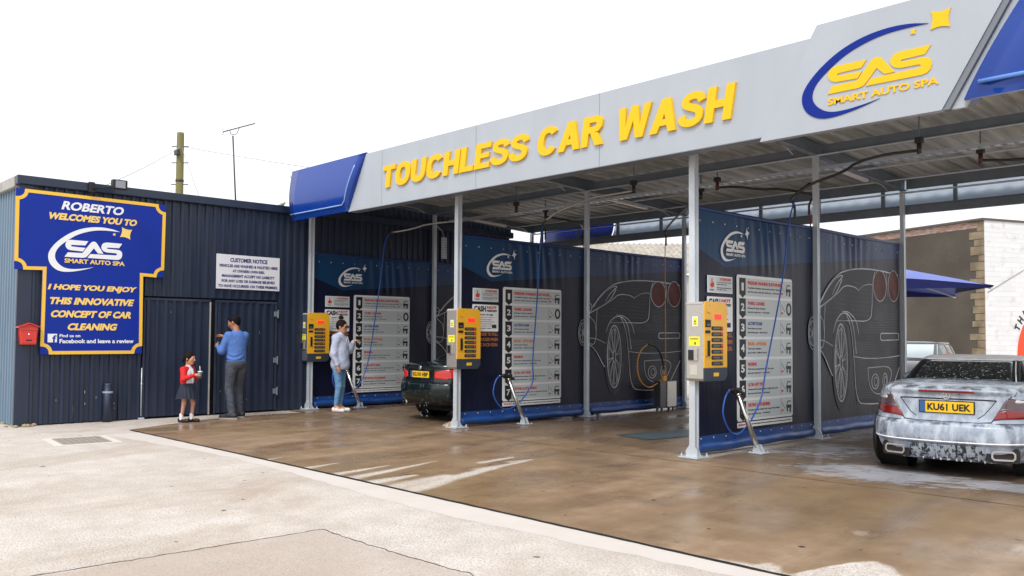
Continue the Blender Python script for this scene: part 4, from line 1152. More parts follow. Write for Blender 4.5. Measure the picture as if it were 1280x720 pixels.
def banner(label):
    t = thing('wash_bay_banner', label, 'banner', (X1-.05, 9.2, 0), 0, 'banners dividing the wash bays')
    # wrinkled sheet
    ny, nz = 200, 48
    Lb, z0, z1 = 6.18, .20, 3.155
    V = []
    for j in range(nz+1):
        z = lerp(z0, z1, j/nz)
        tz = max(0, (z-2.2)/.95)
        for i in range(ny+1):
            y = Lb*i/ny
            pk = max(0, 1-abs(y-1.75)/.95)*1.0+max(0, 1-abs(y-4.3)/.8)*.9
            d = -.040*pk*tz**1.1*(.5+.5*math.sin(y*29+2.5*math.sin(z*1.3+y)+1.2*math.sin(y*7)))
            d += -.010*(.5+.5*math.sin(y*2.1+1.3))*math.sin(PI*(z-z0)/(z1-z0)) - .004*(.5+.5*math.sin(y*9+z*3))
            sag = -.014*math.sin(PI*min(1, y/3.1 if y < 3.1 else (y-3.1)/3.08))*max(0, (z-1.5)/1.65)
            V.append((d, y, z+sag))
    mb = MB(); w = ny+1
    mb.add(V, [(j*w+i, j*w+i+1, (j+1)*w+i+1, (j+1)*w+i) for j in range(nz) for i in range(ny)], True)
    # back face for thickness
    mb.add([(p[0]-.03, p[1], p[2]) for p in V], [(j*w+i+1, j*w+i, (j+1)*w+i, (j+1)*w+i+1) for j in range(nz) for i in range(ny)], True)
    mb.build('sheet', M['banner'], t)
    # hems
    mb = MB()
    mb.box(-.045, .006, 0, 2.99, .165, .255); mb.box(-.045, .006, 3.13, 6.15, .165, .255)
    for a, b2 in ((.02, 2.98), (3.14, 6.14)):
        pts = [(-.012+.004*math.sin(i*1.1), lerp(a, b2, i/40), .105+.006*math.sin(i*.5)) for i in range(41)]
        mb.tube(pts, .066, 10)
    mb.build('bottom_hem', M['hem'], t)
    mb = MB()
    pts = [(-.01, 6.16*i/60, 3.145-.012*abs(math.sin(PI*i/30))) for i in range(61)]
    mb.tube(pts, .028, 8); mb.build('top_hem', mat('banner_top_hem', (.012, .04, .16), .4), t)
    mb = MB()
    for i in range(22):
        y = .12+i*.28
        if abs(y-3.07) < .08: continue
        mb.lathe([(0, .0), (.013, .0), (.010, .006), (0, .007)], (.0, y, 2.985), 'x', 10)
        mb.lathe([(0, .0), (.012, .0), (.010, .006), (0, .007)], (.007, y, .222), 'x', 10)
    mb.build('eyelets', M['eyelet'], t)
    F = lambda u, v, d: (d, u, v)
    # logo
    mb = MB(); brand(mb, F, .700, 2.63, .45, .52, .003, .006, t=.074)
    star4(mb, F, 1.21, 2.905, .085, .003, .006, R(10), .12, .8); star4(mb, F, 1.07, 2.86, .022, .003, .006)
    text_into(mb, 'SMART AUTO SPA', .70, 2.575, .47, .036, F, .003, .006, .03)
    mb.build('logo', M['white'], t)
    # attention notice
    mb = MB(); mb.prism([(.27, 2.075), (.845, 2.075), (.845, 2.295), (.27, 2.295)], F, .002, .006)
    nb = mb.build('notice', M['board_white'], t)
    mb = MB(); mb.prism([(.285, 2.088), (.44, 2.088), (.44, 2.282), (.285, 2.282)], F, .006, .0075); mb.prism([(.45, 2.088), (.83, 2.088), (.83, 2.282), (.45, 2.282)], F, .006, .0075); mb.build('notice_cells', M['row_grey'], nb)
    mb = MB(); text_into(mb, 'ATTENTION!', .54, 2.235, .26, .036, F, .008, .0095, .04); mb.build('notice_heading', M['ink_red'], nb); mb = MB()
    mb.prism([(.33, 2.16), (.36, 2.14), (.41, 2.15), (.42, 2.20), (.38, 2.21), (.375, 2.26), (.36, 2.26), (.355, 2.20), (.33, 2.19)], F, .008, .0095); mb.build('notice_red_print', M['ink_red'], nb)
    mb = MB()
    for i, (s, y) in enumerate((('Do not touch the gun or the lance', 2.205), ('until the water is off', 2.18), ('Hold the lance with both hands', 2.135), ('when pulling the trigger', 2.11))):
        text_into(mb, s, .48, y, .34 if i % 2 == 0 else .22, .015, F, .008, .0095, .02)
    text_into(mb, 'STOP', .325, 2.10, .08, .02, F, .008, .0095, .03)
    mb.build('notice_black_print', M['ink_black'], nb)
    # cash notice
    mb = MB(); mb.prism([(.275, 1.575), (.835, 1.575), (.848, 1.59), (.848, 2.01), (.835, 2.025), (.275, 2.025), (.262, 2.01), (.262, 1.59)], F, .002, .006)
    nb = mb.build('notice', M['board_white'], t)
    mb = MB(); text_into(mb, 'CASH', .30, 1.905, .26, .095, F, .006, .008, .05); text_into(mb, 'NEEDED', .58, 1.905, .23, .036, F, .006, .008, .04)
    text_into(mb, 'HOW TO USE', .42, 1.84, .30, .028, F, .006, .008, .035)
    for i, s in enumerate(('Swipe your card or', 'fob on the reader', 'Select the programme', 'on the panel and pull', 'the trigger to begin', 'Contactless is welcome')):
        text_into(mb, s, .42, 1.80-i*.036, .32-.05*(i % 2), .018, F, .006, .008, .02)
    mb.prism([(.70, 1.63), (.80, 1.63), (.80, 1.69), (.70, 1.69)], F, .006, .008)
    mb.build('notice_black_print', M['ink_black'], nb)
    mb = MB(); text_into(mb, 'NOT', .585, 1.955, .22, .045, F, .006, .008, .05); mb.build('notice_red_print', M['ink_red'], nb)
    mb = MB()
    for i, s in enumerate(('REMEMBER TO PULL', 'THE TRIGGER WHEN', 'USING EACH GUN.')):
        lines('reminder_text', M['ink_orange_dull'], t, False, [((s, .30, 1.50-i*.088, .54, .058, F, .003, .006, .03),)])
    # service board
    mb = MB(); mb.prism([(.975, .385), (2.375, .385), (2.40, .41), (2.40, 2.315), (2.375, 2.34), (.975, 2.34), (.95, 2.315), (.95, .41)], F, .002, .006)
    sb = mb.build('service_board', M['board_white'], t)
    mb = MB(); mb.prism([(.955, .300), (2.385, .300), (2.385, .368), (.955, .368)], F, .002, .006); mb.build('footer_strip', M['board_white'], t)
    rows = [('PRESSURE WASHING BODYWORK', .88, 0, 'Touchless cleaning using warm powder detergent', 'and hot water (use jet wash gun - red hose)'),
            ('WHEEL CLEANER', .43, 0, 'Release & deep cleaning', '(use jet wash gun - red hose)'),
            ('ACTIVE FOAM', .36, 2, 'Snow foam pre-wash', '(use foam gun - blue hose)'),
            ('BRUSH - OPTIONAL', .48, 1, 'Thorough cleaning', '(use brush - yellow hose)'),
            ('RINSING', .22, 0, 'Full rinse preparation for hot wax', '(use jet wash gun - red hose)'),
            ('ULTRA HOT WAX', .42, 0, 'Softened hot water with a high gloss wax', '(use jet wash gun - red hose)'),
            ('DRYING & POLISHING', .56, 0, 'Demineralised water for a spot free finish', '(use jet wash gun - red hose)')]
    heads = [MB(), MB(), MB()]; blk = MB(); tags = MB(); wht = MB(); grey = MB(); redm = MB()
    for i, (h, hw, hc, l1, l2) in enumerate(rows):
        zt_ = 2.30-i*.2745
        row = MB(); row.prism([(1.175, zt_-.238), (2.385, zt_-.238), (2.385, zt_), (1.175, zt_)], F, .006, .008); row.build('row_panel', M['row_grey'], sb)
        tags.prism([(1.01, zt_-.215), (1.05, zt_-.238), (1.09, zt_-.268), (1.13, zt_-.238), (1.165, zt_-.225), (1.165, zt_), (1.01, zt_)], F, .006, .0085)
        lines('number', M['white'], sb, False, [((str(i+1), 1.088, zt_-.17, .05 if i == 0 else .085, .105, F, .0085, .0105, .03), dict(align='c'))])
        tags.build('number_tag', M['ink_black'], sb); tags = MB()
        lines('heading', (M['ink_red'], M['ink_orange'], M['ink_steel'])[hc], sb, False, [((h, 1.215, zt_-.085, hw, .048, F, .008, .010, .04),)])
        lines('small_print', M['ink_black'], sb, False, [((l1, 1.215, zt_-.145, min(.90, len(l1)*.0195), .030, F, .008, .010, .02),), ((l2, 1.215, zt_-.198, min(.86, len(l2)*.0190), .030, F, .008, .010, .02),)])
        blk = MB(); grey = MB()
        if i == 1:
            blk.ribbon(ellipse(2.30, zt_-.12, .055, .075, 20), .035, F, .008, .010, closed=True)
        else:
            u0, v0 = 2.22, zt_-.20
            blk.ribbon([(u0+.01, v0+.09), (u0+.035, v0+.145), (u0+.12, v0+.145)], .014, F, .008, .010)
            blk.prism([(u0, v0+.05), (u0+.135, v0+.05), (u0+.135, v0+.095), (u0, v0+.095)], F, .008, .010)
            blk.prism([(u0+.01, v0+.0), (u0+.04, v0+.0), (u0+.04, v0+.048), (u0+.01, v0+.048)], F, .008, .010)
            blk.prism([(u0+.085, v0-.01), (u0+.125, v0-.01), (u0+.125, v0+.048), (u0+.085, v0+.048)], F, .008, .010)
        grey.ribbon([(2.10, zt_-.06), (2.15, zt_-.12), (2.19, zt_-.16)], .007, F, .008, .010)
        (redm if i in (0, 1, 4, 5, 6) else grey).prism([(2.09, zt_-.19), (2.14, zt_-.19), (2.14, zt_-.165), (2.09, zt_-.165)], F, .008, .010)
        grey.prism([(2.07, zt_-.23), (2.074, zt_-.23), (2.074, zt_-.008), (2.07, zt_-.008)], F, .008, .0095)
        blk.build('pictogram', M['ink_black'], sb); grey.build('lance_pictogram', M['ink_grey'], sb)
    
    redm.build('red_marks', M['ink_red'], sb)
    mb = MB(); text_into(mb, 'IMPORTANT:', .985, .325, .19, .024, F, .006, .008, .035); mb.build('footer_heading', M['ink_red'], t)
    mb = MB(); text_into(mb, 'make sure the vehicle windows and doors are closed before you start any of the programmes shown above', 1.20, .322, 1.15, .026, F, .006, .008, .02); mb.build('footer_print', M['ink_black'], t)
    # printed line drawing of a sports car
    mb = MB()
    mb.prism([(3.10, 1.93), (3.27, 2.07), (3.46, 2.26), (3.69, 2.42), (3.92, 2.525), (4.3, 2.59), (5.15, 2.625), (6.05, 2.585), (6.07, 1.2), (6.03, .97), (5.70, .47), (4.42, .46), (4.33, 1.2), (4.22, 1.69), (4.02, 1.80), (3.80, 1.70), (3.66, 1.40), (3.60, .93), (3.34, 1.27), (3.10, 1.39)], F, .0015, .0030)
    cd = mb.build('car_drawing', M['draw_fill'], t)
    pieces('drawn_tyre', M['draw_tyre'], cd, [lambda mb: mb.prism(ellipse(3.907, 1.107, .293, .74, 36), F, .0035, .005), lambda mb: mb.prism(ellipse(3.003, 1.572, .137, .241, 24), F, .0035, .005)])
    pieces('drawn_recess', M['ink_black'], cd, [lambda mb: mb.prism(ellipse(3.899, 1.119, .20, .59, 36), F, .005, .0065), lambda mb: mb.prism([(5.33, 1.57), (6.0, 1.575), (6.0, 1.48), (5.33, 1.475)], F, .0035, .005), lambda mb: mb.prism([(4.83, 1.018), (5.828, 1.04), (5.537, 0.605), (5.164, 0.562), (4.873, 0.692)], F, .0035, .005)])
    pieces('drawn_lamp', M['draw_red'], cd, [lambda mb: mb.prism(ellipse(5.30, 2.377, .235, .25, 30), F, .0035, .005), lambda mb: mb.prism(ellipse(5.832, 2.397, .205, .255, 30), F, .0035, .005)])
    mb = MB()
    for k_, p in enumerate(DRAW):
        q = chaikin(p, 2) if len(p) > 3 and k_ not in (17,) else p
        ww = (.026, .020, .024, .018, .018, .016, .014, .024, .016, .024, .016, .020, .014, .018, .010, .016, .016, .020, .014, .014, .010, .010)[k_]
        mb.ribbon(q, ww*.75, F, .0035, .0042+.0001*k_)
    for (cx, cy, rx, ry, ww) in ((3.899, 1.119, .207, .601, .026), (3.90, 1.115, .165, .53, .010), (3.897, 1.118, .04, .112, .018), (3.003, 1.572, .137, .241, .012), (2.99, 1.571, .093, .182, .014), (5.30, 2.377, .246, .26, .016), (5.832, 2.397, .218, .265, .014), (5.091, .79, .131, .121, .022), (5.462, .79, .09, .123, .020), (5.113, .789, .066, .072, .018), (5.476, .789, .046, .073, .016)):
        mb.ribbon(ellipse(cx, cy, rx, ry, 30), ww*.8, F, .0075, .0080, closed=True)
    for k_ in range(10):
        a = 2*PI*k_/10+.2
        for da in (-.09, .09):
            mb.ribbon([(3.899+.045*math.cos(a), 1.119+.12*math.sin(a)), (3.899+.19*math.cos(a+da), 1.119+.57*math.sin(a+da))], .010, F, .0066, .0071)
    for k_ in range(7):
        a = 2*PI*k_/7
        mb.ribbon([(2.99, 1.571), (2.99+.085*math.cos(a), 1.571+.17*math.sin(a))], .008, F, .0060, .0064)
    mb.build('drawn_lines', M['white_line'], cd)
    mb = MB(); random.seed(2)
    for i in range(74):   # faint contour hatching of the bodywork
        z = .55+i*.028
        a = 4.42 if z < 1.2 else (4.30 if z < 1.8 else 5.05)
        if 1.45 < z < 1.6: continue
        if z > 2.1: continue
        mb.ribbon([(a+.03, z), (a+.5, z-.02), (6.0, z-.01)], .006, F, .0032, .0034)
    for i in range(9):
        z = 1.9+i*.07; mb.ribbon([(3.5+i*.12, z), (4.9, z-.03)], .004, F, .0035, .0042)
    for r_ in (.80, .86, .92, .97):
        mb.ribbon([(3.907+.293*r_*math.cos(R(a)), 1.107+.74*r_*math.sin(R(a))) for a in range(-90, 95, 8)], .006, F, .0065, .0068)
    mb.build('drawn_hatching', mat('printed_hatching', (.17, .175, .195), .5, spec=.2, var=(2.5, .9, (.03, .03, .04))), cd)
    return t
bn = banner('printed divider banner nearest the silver convertible, right of the right hand payment cabinet')
dup(bn, (X2-.05, 9.2, 0), 0, 'printed divider banner between the middle payment cabinet and the foam brush box')
dup(bn, (X3-.05, 9.2, 0), 0, 'printed banner hung flat on the clad wall behind the woman in the lilac hoodie')

# ------------------------------------------------------------------ payment cabinets
def cabinet(label, loc, steel):
    t = thing('payment_cabinet', label, 'payment machine', loc, 0, 'payment cabinets on the canopy posts')
    d = .262; L = .50; z0, z1 = .965, 1.94
    # body with sloped top and tapered underside
    prof = [(0, z0+.03), (0.02, z0), (L-.05, z0), (L-.005, z0+.05), (L-.005, z1-.10), (L-.04, z1-.03), (L-.10, z1-.01), (.0, z1-.035)]
    mb = MB(); mb.prism(prof, lambda u, v, dd: (dd, u, v), 0, d-.012)
    mb.build('housing', steel, t, bevel=.006)
    mb = MB(); mb.prism([(-.006, z1-.032), (.02, z1-.006), (L-.10, z1+.004), (L-.10, z1-.008), (.03, z1-.018), (.004, z1-.04)], lambda u, v, dd: (dd, u, v), -.004, d-.02)
    mb.build('hood', M['cab_top'], t)
    # yellow face
    face = [(.0, z0+.16), (L, z0+.16), (L, z1-.09), (L-.012, z1-.04), (L-.05, z1-.008), (.045, z1+.003), (.012, z1-.008), (.0, z1-.05)]
    mb = MB(); mb.prism(face, lambda u, v, dd: (dd, u, v), d-.012, d+.004); fp = mb.build('front_panel', M['cab_yellow'], t, bevel=.004)
    mb = MB(); mb.prism([(.0, z0+.01), (.02, z0-.004), (L-.055, z0-.004), (L, z0+.055), (L, z0+.156), (.0, z0+.156)], lambda u, v, dd: (dd, u, v), d-.012, d+.004); mb.build('lower_panel', M['cab_navy'], t, bevel=.004)
    G = lambda u, v, dd: (dd, u, v)
    x = d+.004
    MB().prism([(.22, 1.72), (.37, 1.72), (.37, 1.785), (.22, 1.785)], G, x, x+.004).build('display', M['display'], fp)
    mb = MB(); mb.bbox(x, x+.014, .02, .125, 1.625, 1.715, .004); mb.bbox(x, x+.010, .02, .12, 1.55, 1.585, .003); mb.bbox(x, x+.018, .065, .105, 1.27, 1.46, .004)
    mb.build('coin_and_card_slots', M['black'], fp)
    mb = MB(); mb.bbox(x+.014, x+.02, .035, .10, 1.64, 1.665, .002); mb.ball((x+.004, .035, 1.265), .008); mb.build('slot_trim', M['cab_grey'], fp)
    for i in range(7):
        z = 1.605-i*.072
        q = MB(); q.prism([(.165, z-.018), (.385, z-.018), (.398, z-.006), (.398, z+.020), (.385, z+.030), (.165, z+.030), (.155, z+.02), (.155, z-.008)], G, x, x+.006); bt = q.build('button_plate', M['ink_black'], fp)
        q = MB(); q.prism([(.185, z-.006), (.33, z-.006), (.33, z+.018), (.185, z+.018)], G, x+.006, x+.008); q.build('button_label', M['label_grey'], bt)
        q = MB(); q.lathe([(0, .0), (.020, .0), (.018, .008), (0, .009)], (x+.006, .368, z+.006), 'x', 12); q.build('button', M['ink_red'] if i in (0, 1, 3, 4) else M['label_grey'], bt)
    mb = MB(); mb.prism([(.20, z0+.055), (.31, z0+.055), (.31, z0+.10), (.20, z0+.10)], G, x, x+.003); mb.build('maker_plate', M['gold'], t)
    mb = MB(); mb.tube([(x, .06+.0*i, 1.80) for i in range(2)] if False else [(x+.002, .05, 1.815), (x+.002, .09, 1.80), (x+.002, .13, 1.80)], .003, 5); mb.build('scratch_mark', M['ink_orange_dull'], fp)
    # side facing the yard
    H = lambda u, v, dd: (u, -dd, v)
    mb = MB(); mb.prism([(.095, 1.635), (.175, 1.635), (.175, 1.755), (.095, 1.755)], H, .001, .003); stk = mb.build('warning_sticker', M['white'], t)
    mb = MB(); mb.prism([(.105, 1.645), (.165, 1.645), (.165, 1.742), (.105, 1.742)], H, .003, .004); mb.build('sticker_panel', M['sticker'], stk)
    mb = MB(); mb.prism([(.045, 1.395), (.205, 1.395), (.205, 1.51), (.045, 1.51)], H, .001, .003); mb.build('warning_sticker', M['sticker'], t)
    mb = MB(); mb.prism([(.12, 1.685), (.15, 1.685), (.135, 1.715)], H, .0042, .005); mb.prism([(.065, 1.475), (.18, 1.475), (.18, 1.485), (.065, 1.485)], H, .0032, .004); mb.prism([(.125, 1.41), (.145, 1.41), (.145, 1.44), (.125, 1.44)], H, .0032, .004)
    mb.prism([(.115, 1.66), (.155, 1.66), (.155, 1.668), (.115, 1.668)], H, .0042, .005); mb.build('sticker_print', M['ink_black'], t)
    mb = MB(); mb.bbox(.04, .175, -.022, .002, 1.21, 1.37, .006); rd = mb.build('card_reader', M['steel'], t)
    MB().bbox(.05, .125, -.030, -.022, 1.22, 1.345, .003).build('reader_window', M['lens_dark'], rd)
    return t
cb = cabinet('steel and yellow payment cabinet nearest the camera, with a pale label under its card reader', (X1-.04, 9.0, 0), M['steel'])
c2_ = dup(cb, (X2-.14, 9.0, 0), 0, 'steel and yellow payment cabinet on the middle post, beside the dark car')
c3_ = dup(cb, (X3-.185, 9.0, 0), 0, 'grey and yellow payment cabinet on the far left post beside the woman')
for ch in c3_.children:
    if ch.name.startswith('housing'):
        ch.data = ch.data.copy(); ch.data.materials.clear(); ch.data.materials.append(M['cab_grey'])
MB().prism([(.055, 1.04), (.165, 1.04), (.165, 1.165), (.055, 1.165)], lambda u, v, dd: (u, -dd, v), .001, .003).build('faded_label', M['cream'], cb)

# ------------------------------------------------------------------ lances, guns, hoses
def lance(loc, lab):
    t = thing('lance_holder', lab, 'lance holder', loc, 0, 'leaning lance holders on the bay floor')
    a = Vector((0, 0, .03)); b2 = Vector((-.155, -.225, .76))
    MB().tube([a, b2], .033, 14).tube([a+(b2-a)*.985, b2+(b2-a)*.01], .037, 14).build('tube', M['tube_steel'], t)
    mb = MB().bbox(-.09, .11, -.10, .10, .0, .012, .003); mb.prism([(-.06, .012), (.07, .012), (.02, .11), (-.03, .11)], lambda u, v, d: (u, d, v), .035, .045); mb.prism([(-.06, .012), (.07, .012), (.02, .11), (-.03, .11)], lambda u, v, d: (u, d, v), -.045, -.035)
    for sx in (-.07, .09):
        for sy in (-.08, .08): mb.lathe([(0, 0), (.01, 0), (.01, .012), (0, .012)], (sx, sy, .012), 'z', 6)
    mb.build('foot', M['galv'], t)
    return t
def gun(loc, lab):
    t = thing('spray_gun', lab, 'spray gun', loc, 0, 'spray guns resting in the lance holders')
    mb = MB(); mb.tube([(0, .10, -.02), (0, .02, .01), (0, -.10, .035), (0, -.18, .035)], [.018, .034, .036, .020], 10)
    mb.bbox(-.028, .028, -.12, .06, -.015, .055, .012); mb.build('body', M['black'], t)
    mb = MB(); mb.tube([(0, -.10, .0), (0, -.03, -.05), (0, .05, -.045)], .011, 6); mb.bbox(-.02, .02, .05, .12, -.045, .0, .008); mb.build('trigger', M['black'], t)
    mb = MB(); mb.tube([(0, -.18, .035), (0, -.23, .03)], .012, 8); mb.build('hose_coupling', M['chrome'], t)
    return t
LH = [(-6.036, 10.078, .016), (-10.983+.33, 10.38, .016), (-15.2, 10.10, .016)]
LH[1] = (-10.64, 10.36, .016)
ll = lance(LH[0], 'leaning steel lance tube on the floor before the right hand banner')
dup(ll, LH[1], 0, 'leaning steel lance tube on the floor before the middle banner')
dup(ll, LH[2], 0, 'leaning steel lance tube on the floor behind the woman')
gg = gun((LH[0][0]-.16, LH[0][1]-.21, .80), 'black spray gun resting on the lance tube before the right hand banner')
dup(gg, (LH[1][0]-.16, LH[1][1]-.21, .80), 0, 'black spray gun resting on the lance tube before the middle banner')
LOOP = [(10.526, 1.035), (10.443, .713), (10.282, .531), (10.106, .364), (9.904, .275), (9.762, .262), (9.62, .335), (9.512, .483), (9.486, .584), (9.528, .722), (9.58, .80), (9.64, .83)]
def hose(name, label, pts, r, m, n1=0):
    o = MB().tube(chaikin(pts, 2), r, 8).build(name, m)
    tag(o, label, 'hose', 'hoses hanging from the swing booms'); return o
hose('pressure_hose', 'blue hose looping from the boom to the spray gun before the right hand banner', [(X1+.15, 11.341, 3.447), (X1+.15, 11.16, 3.13), (X1+.15, 11.03, 2.376), (X1+.15, 10.73, 1.56)]+[(X1+.15+.02*i/11, y, z) for i, (y, z) in enumerate(LOOP)], .011, M['hose_blue'])
dy = .28
hose('pressure_hose', 'blue hose looping from the boom to the spray gun before the middle banner', [(X2+.14, 10.935, 3.448), (X2+.14, 10.857, 3.187), (X2+.14, 10.822, 2.483), (X2+.14, 10.76, 1.782)]+[(X2+.14, y+dy*(1 if i > 0 else .55), z) for i, (y, z) in enumerate(LOOP)], .0115, M['hose_blue'])
hose('pressure_hose', 'blue hose hanging beside the woman and looping behind her legs', [(-15.35, 10.895, 3.657), (-15.35, 10.814, 3.564), (-15.35, 10.754, 3.405), (-15.35, 10.70, 2.84), (-15.35, 10.571, 1.988), (-15.35, 10.443, 1.148), (-15.33, 10.29, .651), (-15.3, 10.05, .36), (-15.3, 9.8, .28), (-15.3, 9.62, .36), (-15.3, 9.5, .55), (-15.3, 9.52, .8), (-15.3, 9.6, .95)], .0115, M['hose_blue'])

# foam brush box
t = thing('brush_box', 'upright stainless box holding the foam brush at the rear of the middle bay', 'brush holder', (-10.60, 14.35, .016))
mb = MB(); mb.bbox(-.16, .02, -.06, .24, .09, .60, .008); mb.build('box', M['steel'], t)
mb = MB(); mb.bbox(-.16, .0, -.27, -.062, .09, .61, .006); mb.build('side_tray', mat('dark_steel', (.10, .10, .11), .3, .6), t)
for (a, b2) in ((-.13, -.2), (-.13, .18), (-.02, .18), (-.02, -.2)): MB().box(a-.02, a+.02, b2-.02, b2+.02, 0, .09).build('leg', M['cab_grey'], t)
t = thing('foam_brush', 'orange handled foam brush with black lead standing in the stainless box', 'brush', (-10.66, 14.28, .62))
mb = MB(); mb.bbox(-.03, .03, -.06, .06, .0, .10, .01); mb.tube([(0, .02, .06), (0, .0, .16), (0, -.02, .22)], .018, 8); mb.build('head', M['hose_orange'], t)
mb = MB(); mb.tube(chaikin([(0, -.0, .16), (0, -.01, .30), (0, -.09, .52), (0, -.26, .70), (0, -.50, .735)], 2), .017, 8); mb.build('handle', M['black'], t)
o = MB().tube(chaikin([(-10.68, 13.774, 1.352), (-10.68, 13.565, 1.257), (-10.68, 13.448, 1.042), (-10.68, 13.462, .783), (-10.68, 13.6, .585), (-10.68, 13.81, .495), (-10.68, 14.023, .549), (-10.66, 14.2, .66), (-10.66, 14.30, .68)], 2), .013, 8).build('brush_hose', M['hose_orange'])
tag(o, 'orange hose curled in front of the drawn exhausts on the middle banner', 'hose')
o = MB().tube(chaikin([(-10.72, 14.42, 3.62), (-10.72, 14.39, 3.2), (-10.70, 14.375, 2.168), (-10.68, 14.36, .74)], 2), .009, 8).build('brush_hose', M['hose_orange'])
tag(o, 'orange hose hanging straight down from the boom to the brush box', 'hose')

# ------------------------------------------------------------------ swing booms
def boom(label, piv, path, m, r=.02, red=False):
    t = thing('swing_boom', label, 'hose boom', piv, 0, 'swing booms under the canopy')
    p = Vector(piv)
    zt_ = zr(p.y)+.2
    mb = MB(); mb.bbox(-.045, .045, -.045, .045, .09, .17, .006); mb.build('mount', M['boom'], t); MB().beam((0, 0, .17), (0, 0, max(.3, zt_-p.z)), .016, .016).build('hanger', M['galv_dark'], t)
    mb = MB(); mb.lathe([(0, -.05), (.030, -.04), (.030, .10), (0, .10)], (0, 0, 0), 'z', 14); mb.build('swivel', M['redhead'] if red else M['boom'], t)
    mb = MB(); mb.tube(chaikin([(0, 0, 0)]+[tuple(Vector(q)-p) for q in path], 1), r, 8); mb.build('arm', m, t)
    e = Vector(path[-1])-p
    d = (Vector(path[-1])-Vector(path[-2])).normalized()
    mb = MB(); mb.tube(chaikin([tuple(e-d*.25), tuple(e+d*.12), tuple(e+Vector((0, -.02, -.14))), tuple(e+Vector((0, -.02, -.35)))], 2), r*.9, 8); mb.build('end_bend', M['boom'], t)
    return t
boom('dark zigzag boom whose blue hose drops before the right hand banner', (-4.58, 11.61, 3.95), [(-4.95, 11.45, 3.93), (-5.3, 11.35, 3.86), (-5.55, 11.5, 3.78), (-6.05, 11.45, 3.66), (X1+.15, 11.36, 3.53)], M['boom'])
boom('dark boom at the right edge of the near bay', (-4.30, 13.0, 3.98), [(-3.9, 13.1, 3.94), (-3.2, 13.2, 3.94), (-2.2, 13.3, 3.92)], M['boom'], red=True)
boom('zigzag boom whose blue hose drops before the middle banner', (-9.28, 11.59, 3.97), [(-9.6, 11.45, 3.93), (-9.95, 11.30, 3.90), (-10.3, 11.3, 3.82), (-10.6, 11.1, 3.70), (-10.77, 11.0, 3.55)], M['boom_pale'])
boom('dark boom reaching right behind the near post, with a red swivel', (-8.2, 12.45, 4.0), [(-7.9, 12.65, 4.0), (-7.6, 12.75, 3.93), (-7.3, 12.95, 3.93), (-6.95, 13.2, 3.84)], M['boom'], red=True)
boom('dark boom whose orange hose drops to the brush box', (-8.9, 13.0, 3.98), [(-9.4, 13.4, 3.95), (-9.9, 13.8, 3.88), (-10.4, 14.2, 3.80), (-10.70, 14.42, 3.70)], M['boom'])
boom('pale boom in the far bay stretching left above the woman', (-12.45, 11.87, 3.98), [(-13.2, 11.75, 3.94), (-14.0, 11.7, 3.90), (-14.6, 11.35, 3.86), (-15.0, 11.2, 3.76), (-15.33, 10.93, 3.70)], M['boom_pale'])
boom('short dark boom folded back in the far bay', (-12.65, 12.9, 3.98), [(-12.3, 13.2, 3.9), (-12.2, 13.5, 3.86), (-12.5, 13.9, 3.8)], M['boom'])
hose('pressure_hose', 'red hose hanging from the boom behind the right hand banner', [(-6.95, 13.2, 3.60), (-6.93, 13.2, 3.2), (-6.9, 13.2, 2.4), (-6.85, 13.1, 1.4), (-6.8, 12.9, .9)], .011, M['hose_red'])
hose('pressure_hose', 'red hose hanging in the gap behind the middle banner', [(-12.5, 13.9, 3.5), (-12.5, 13.9, 3.0), (-12.45, 13.9, 2.0), (-12.4, 13.8, 1.2)], .011, M['hose_red'])

# strip lights beneath the rafters
def striplight(label, x, ya, yb):
    t = thing('strip_light', label, 'strip light', (x, (ya+yb)/2, 0), 0, 'strip lights along the rafters')
    a = (0, ya-(ya+yb)/2, zr(ya)+.0); b2 = (0, yb-(ya+yb)/2, zr(yb)+.0)
    MB().beam(Vector(a)+Vector((0, 0, -.015)), Vector(b2)+Vector((0, 0, -.015)), .07, .04).build('diffuser', M['lamp_tube'], t)
    MB().beam(Vector(a)+Vector((0, 0, .015)), Vector(b2)+Vector((0, 0, .015)), .055, .022).build('tray', M['galv'], t)
    MB().tube([Vector(b2)+Vector((0.01, 0, .01)), Vector(b2)+Vector((0.02, .55, -.02)), Vector(b2)+Vector((.02, .75, -.10))], .010, 6).build('conduit', M['boom_pale'], t)
for x, nm in ((X1-.12, 'near'), (X2-.12, 'middle'), (X3+.25, 'far')):
    striplight('strip light under the front of the rafter over the %s row of posts' % nm, x, 9.7, 11.0)
    striplight('strip light under the rear of the rafter over the %s row of posts' % nm, x, 12.9, 14.2)
t = thing('cable_ladder', 'upright perforated metal panel fixed high beside the far post', 'cable tray', (-15.40, 12.43, 3.24))
mb = MB().box(-.002, .002, -.075, .075, 0, .48); mb.build('plate', M['galv'], t)
mb = MB()
for i in range(12):
    for j in range(3): mb.lathe([(0, .0), (.013, .0), (.013, .003), (0, .003)], (.002, -.045+j*.045, .03+i*.038), 'x', 6)
mb.build('holes', M['black'], t)
MB().tube([(.01, .0, .48), (.0, -.06, .62), (.0, -.25, .75)], .008, 6).build('conduit', M['boom_pale'], t)
o = MB().prism([(-.14, 0), (.13, 0), (.10, .035), (-.02, .075), (-.14, .02)], lambda u, v, d: (u*.7-11.15, u*.71+9.18+d, v+.018), 0, .09).build('timber_wedge', M['wood'])
tag(o, 'pale timber wedge lying at the foot of the middle post', 'wedge')

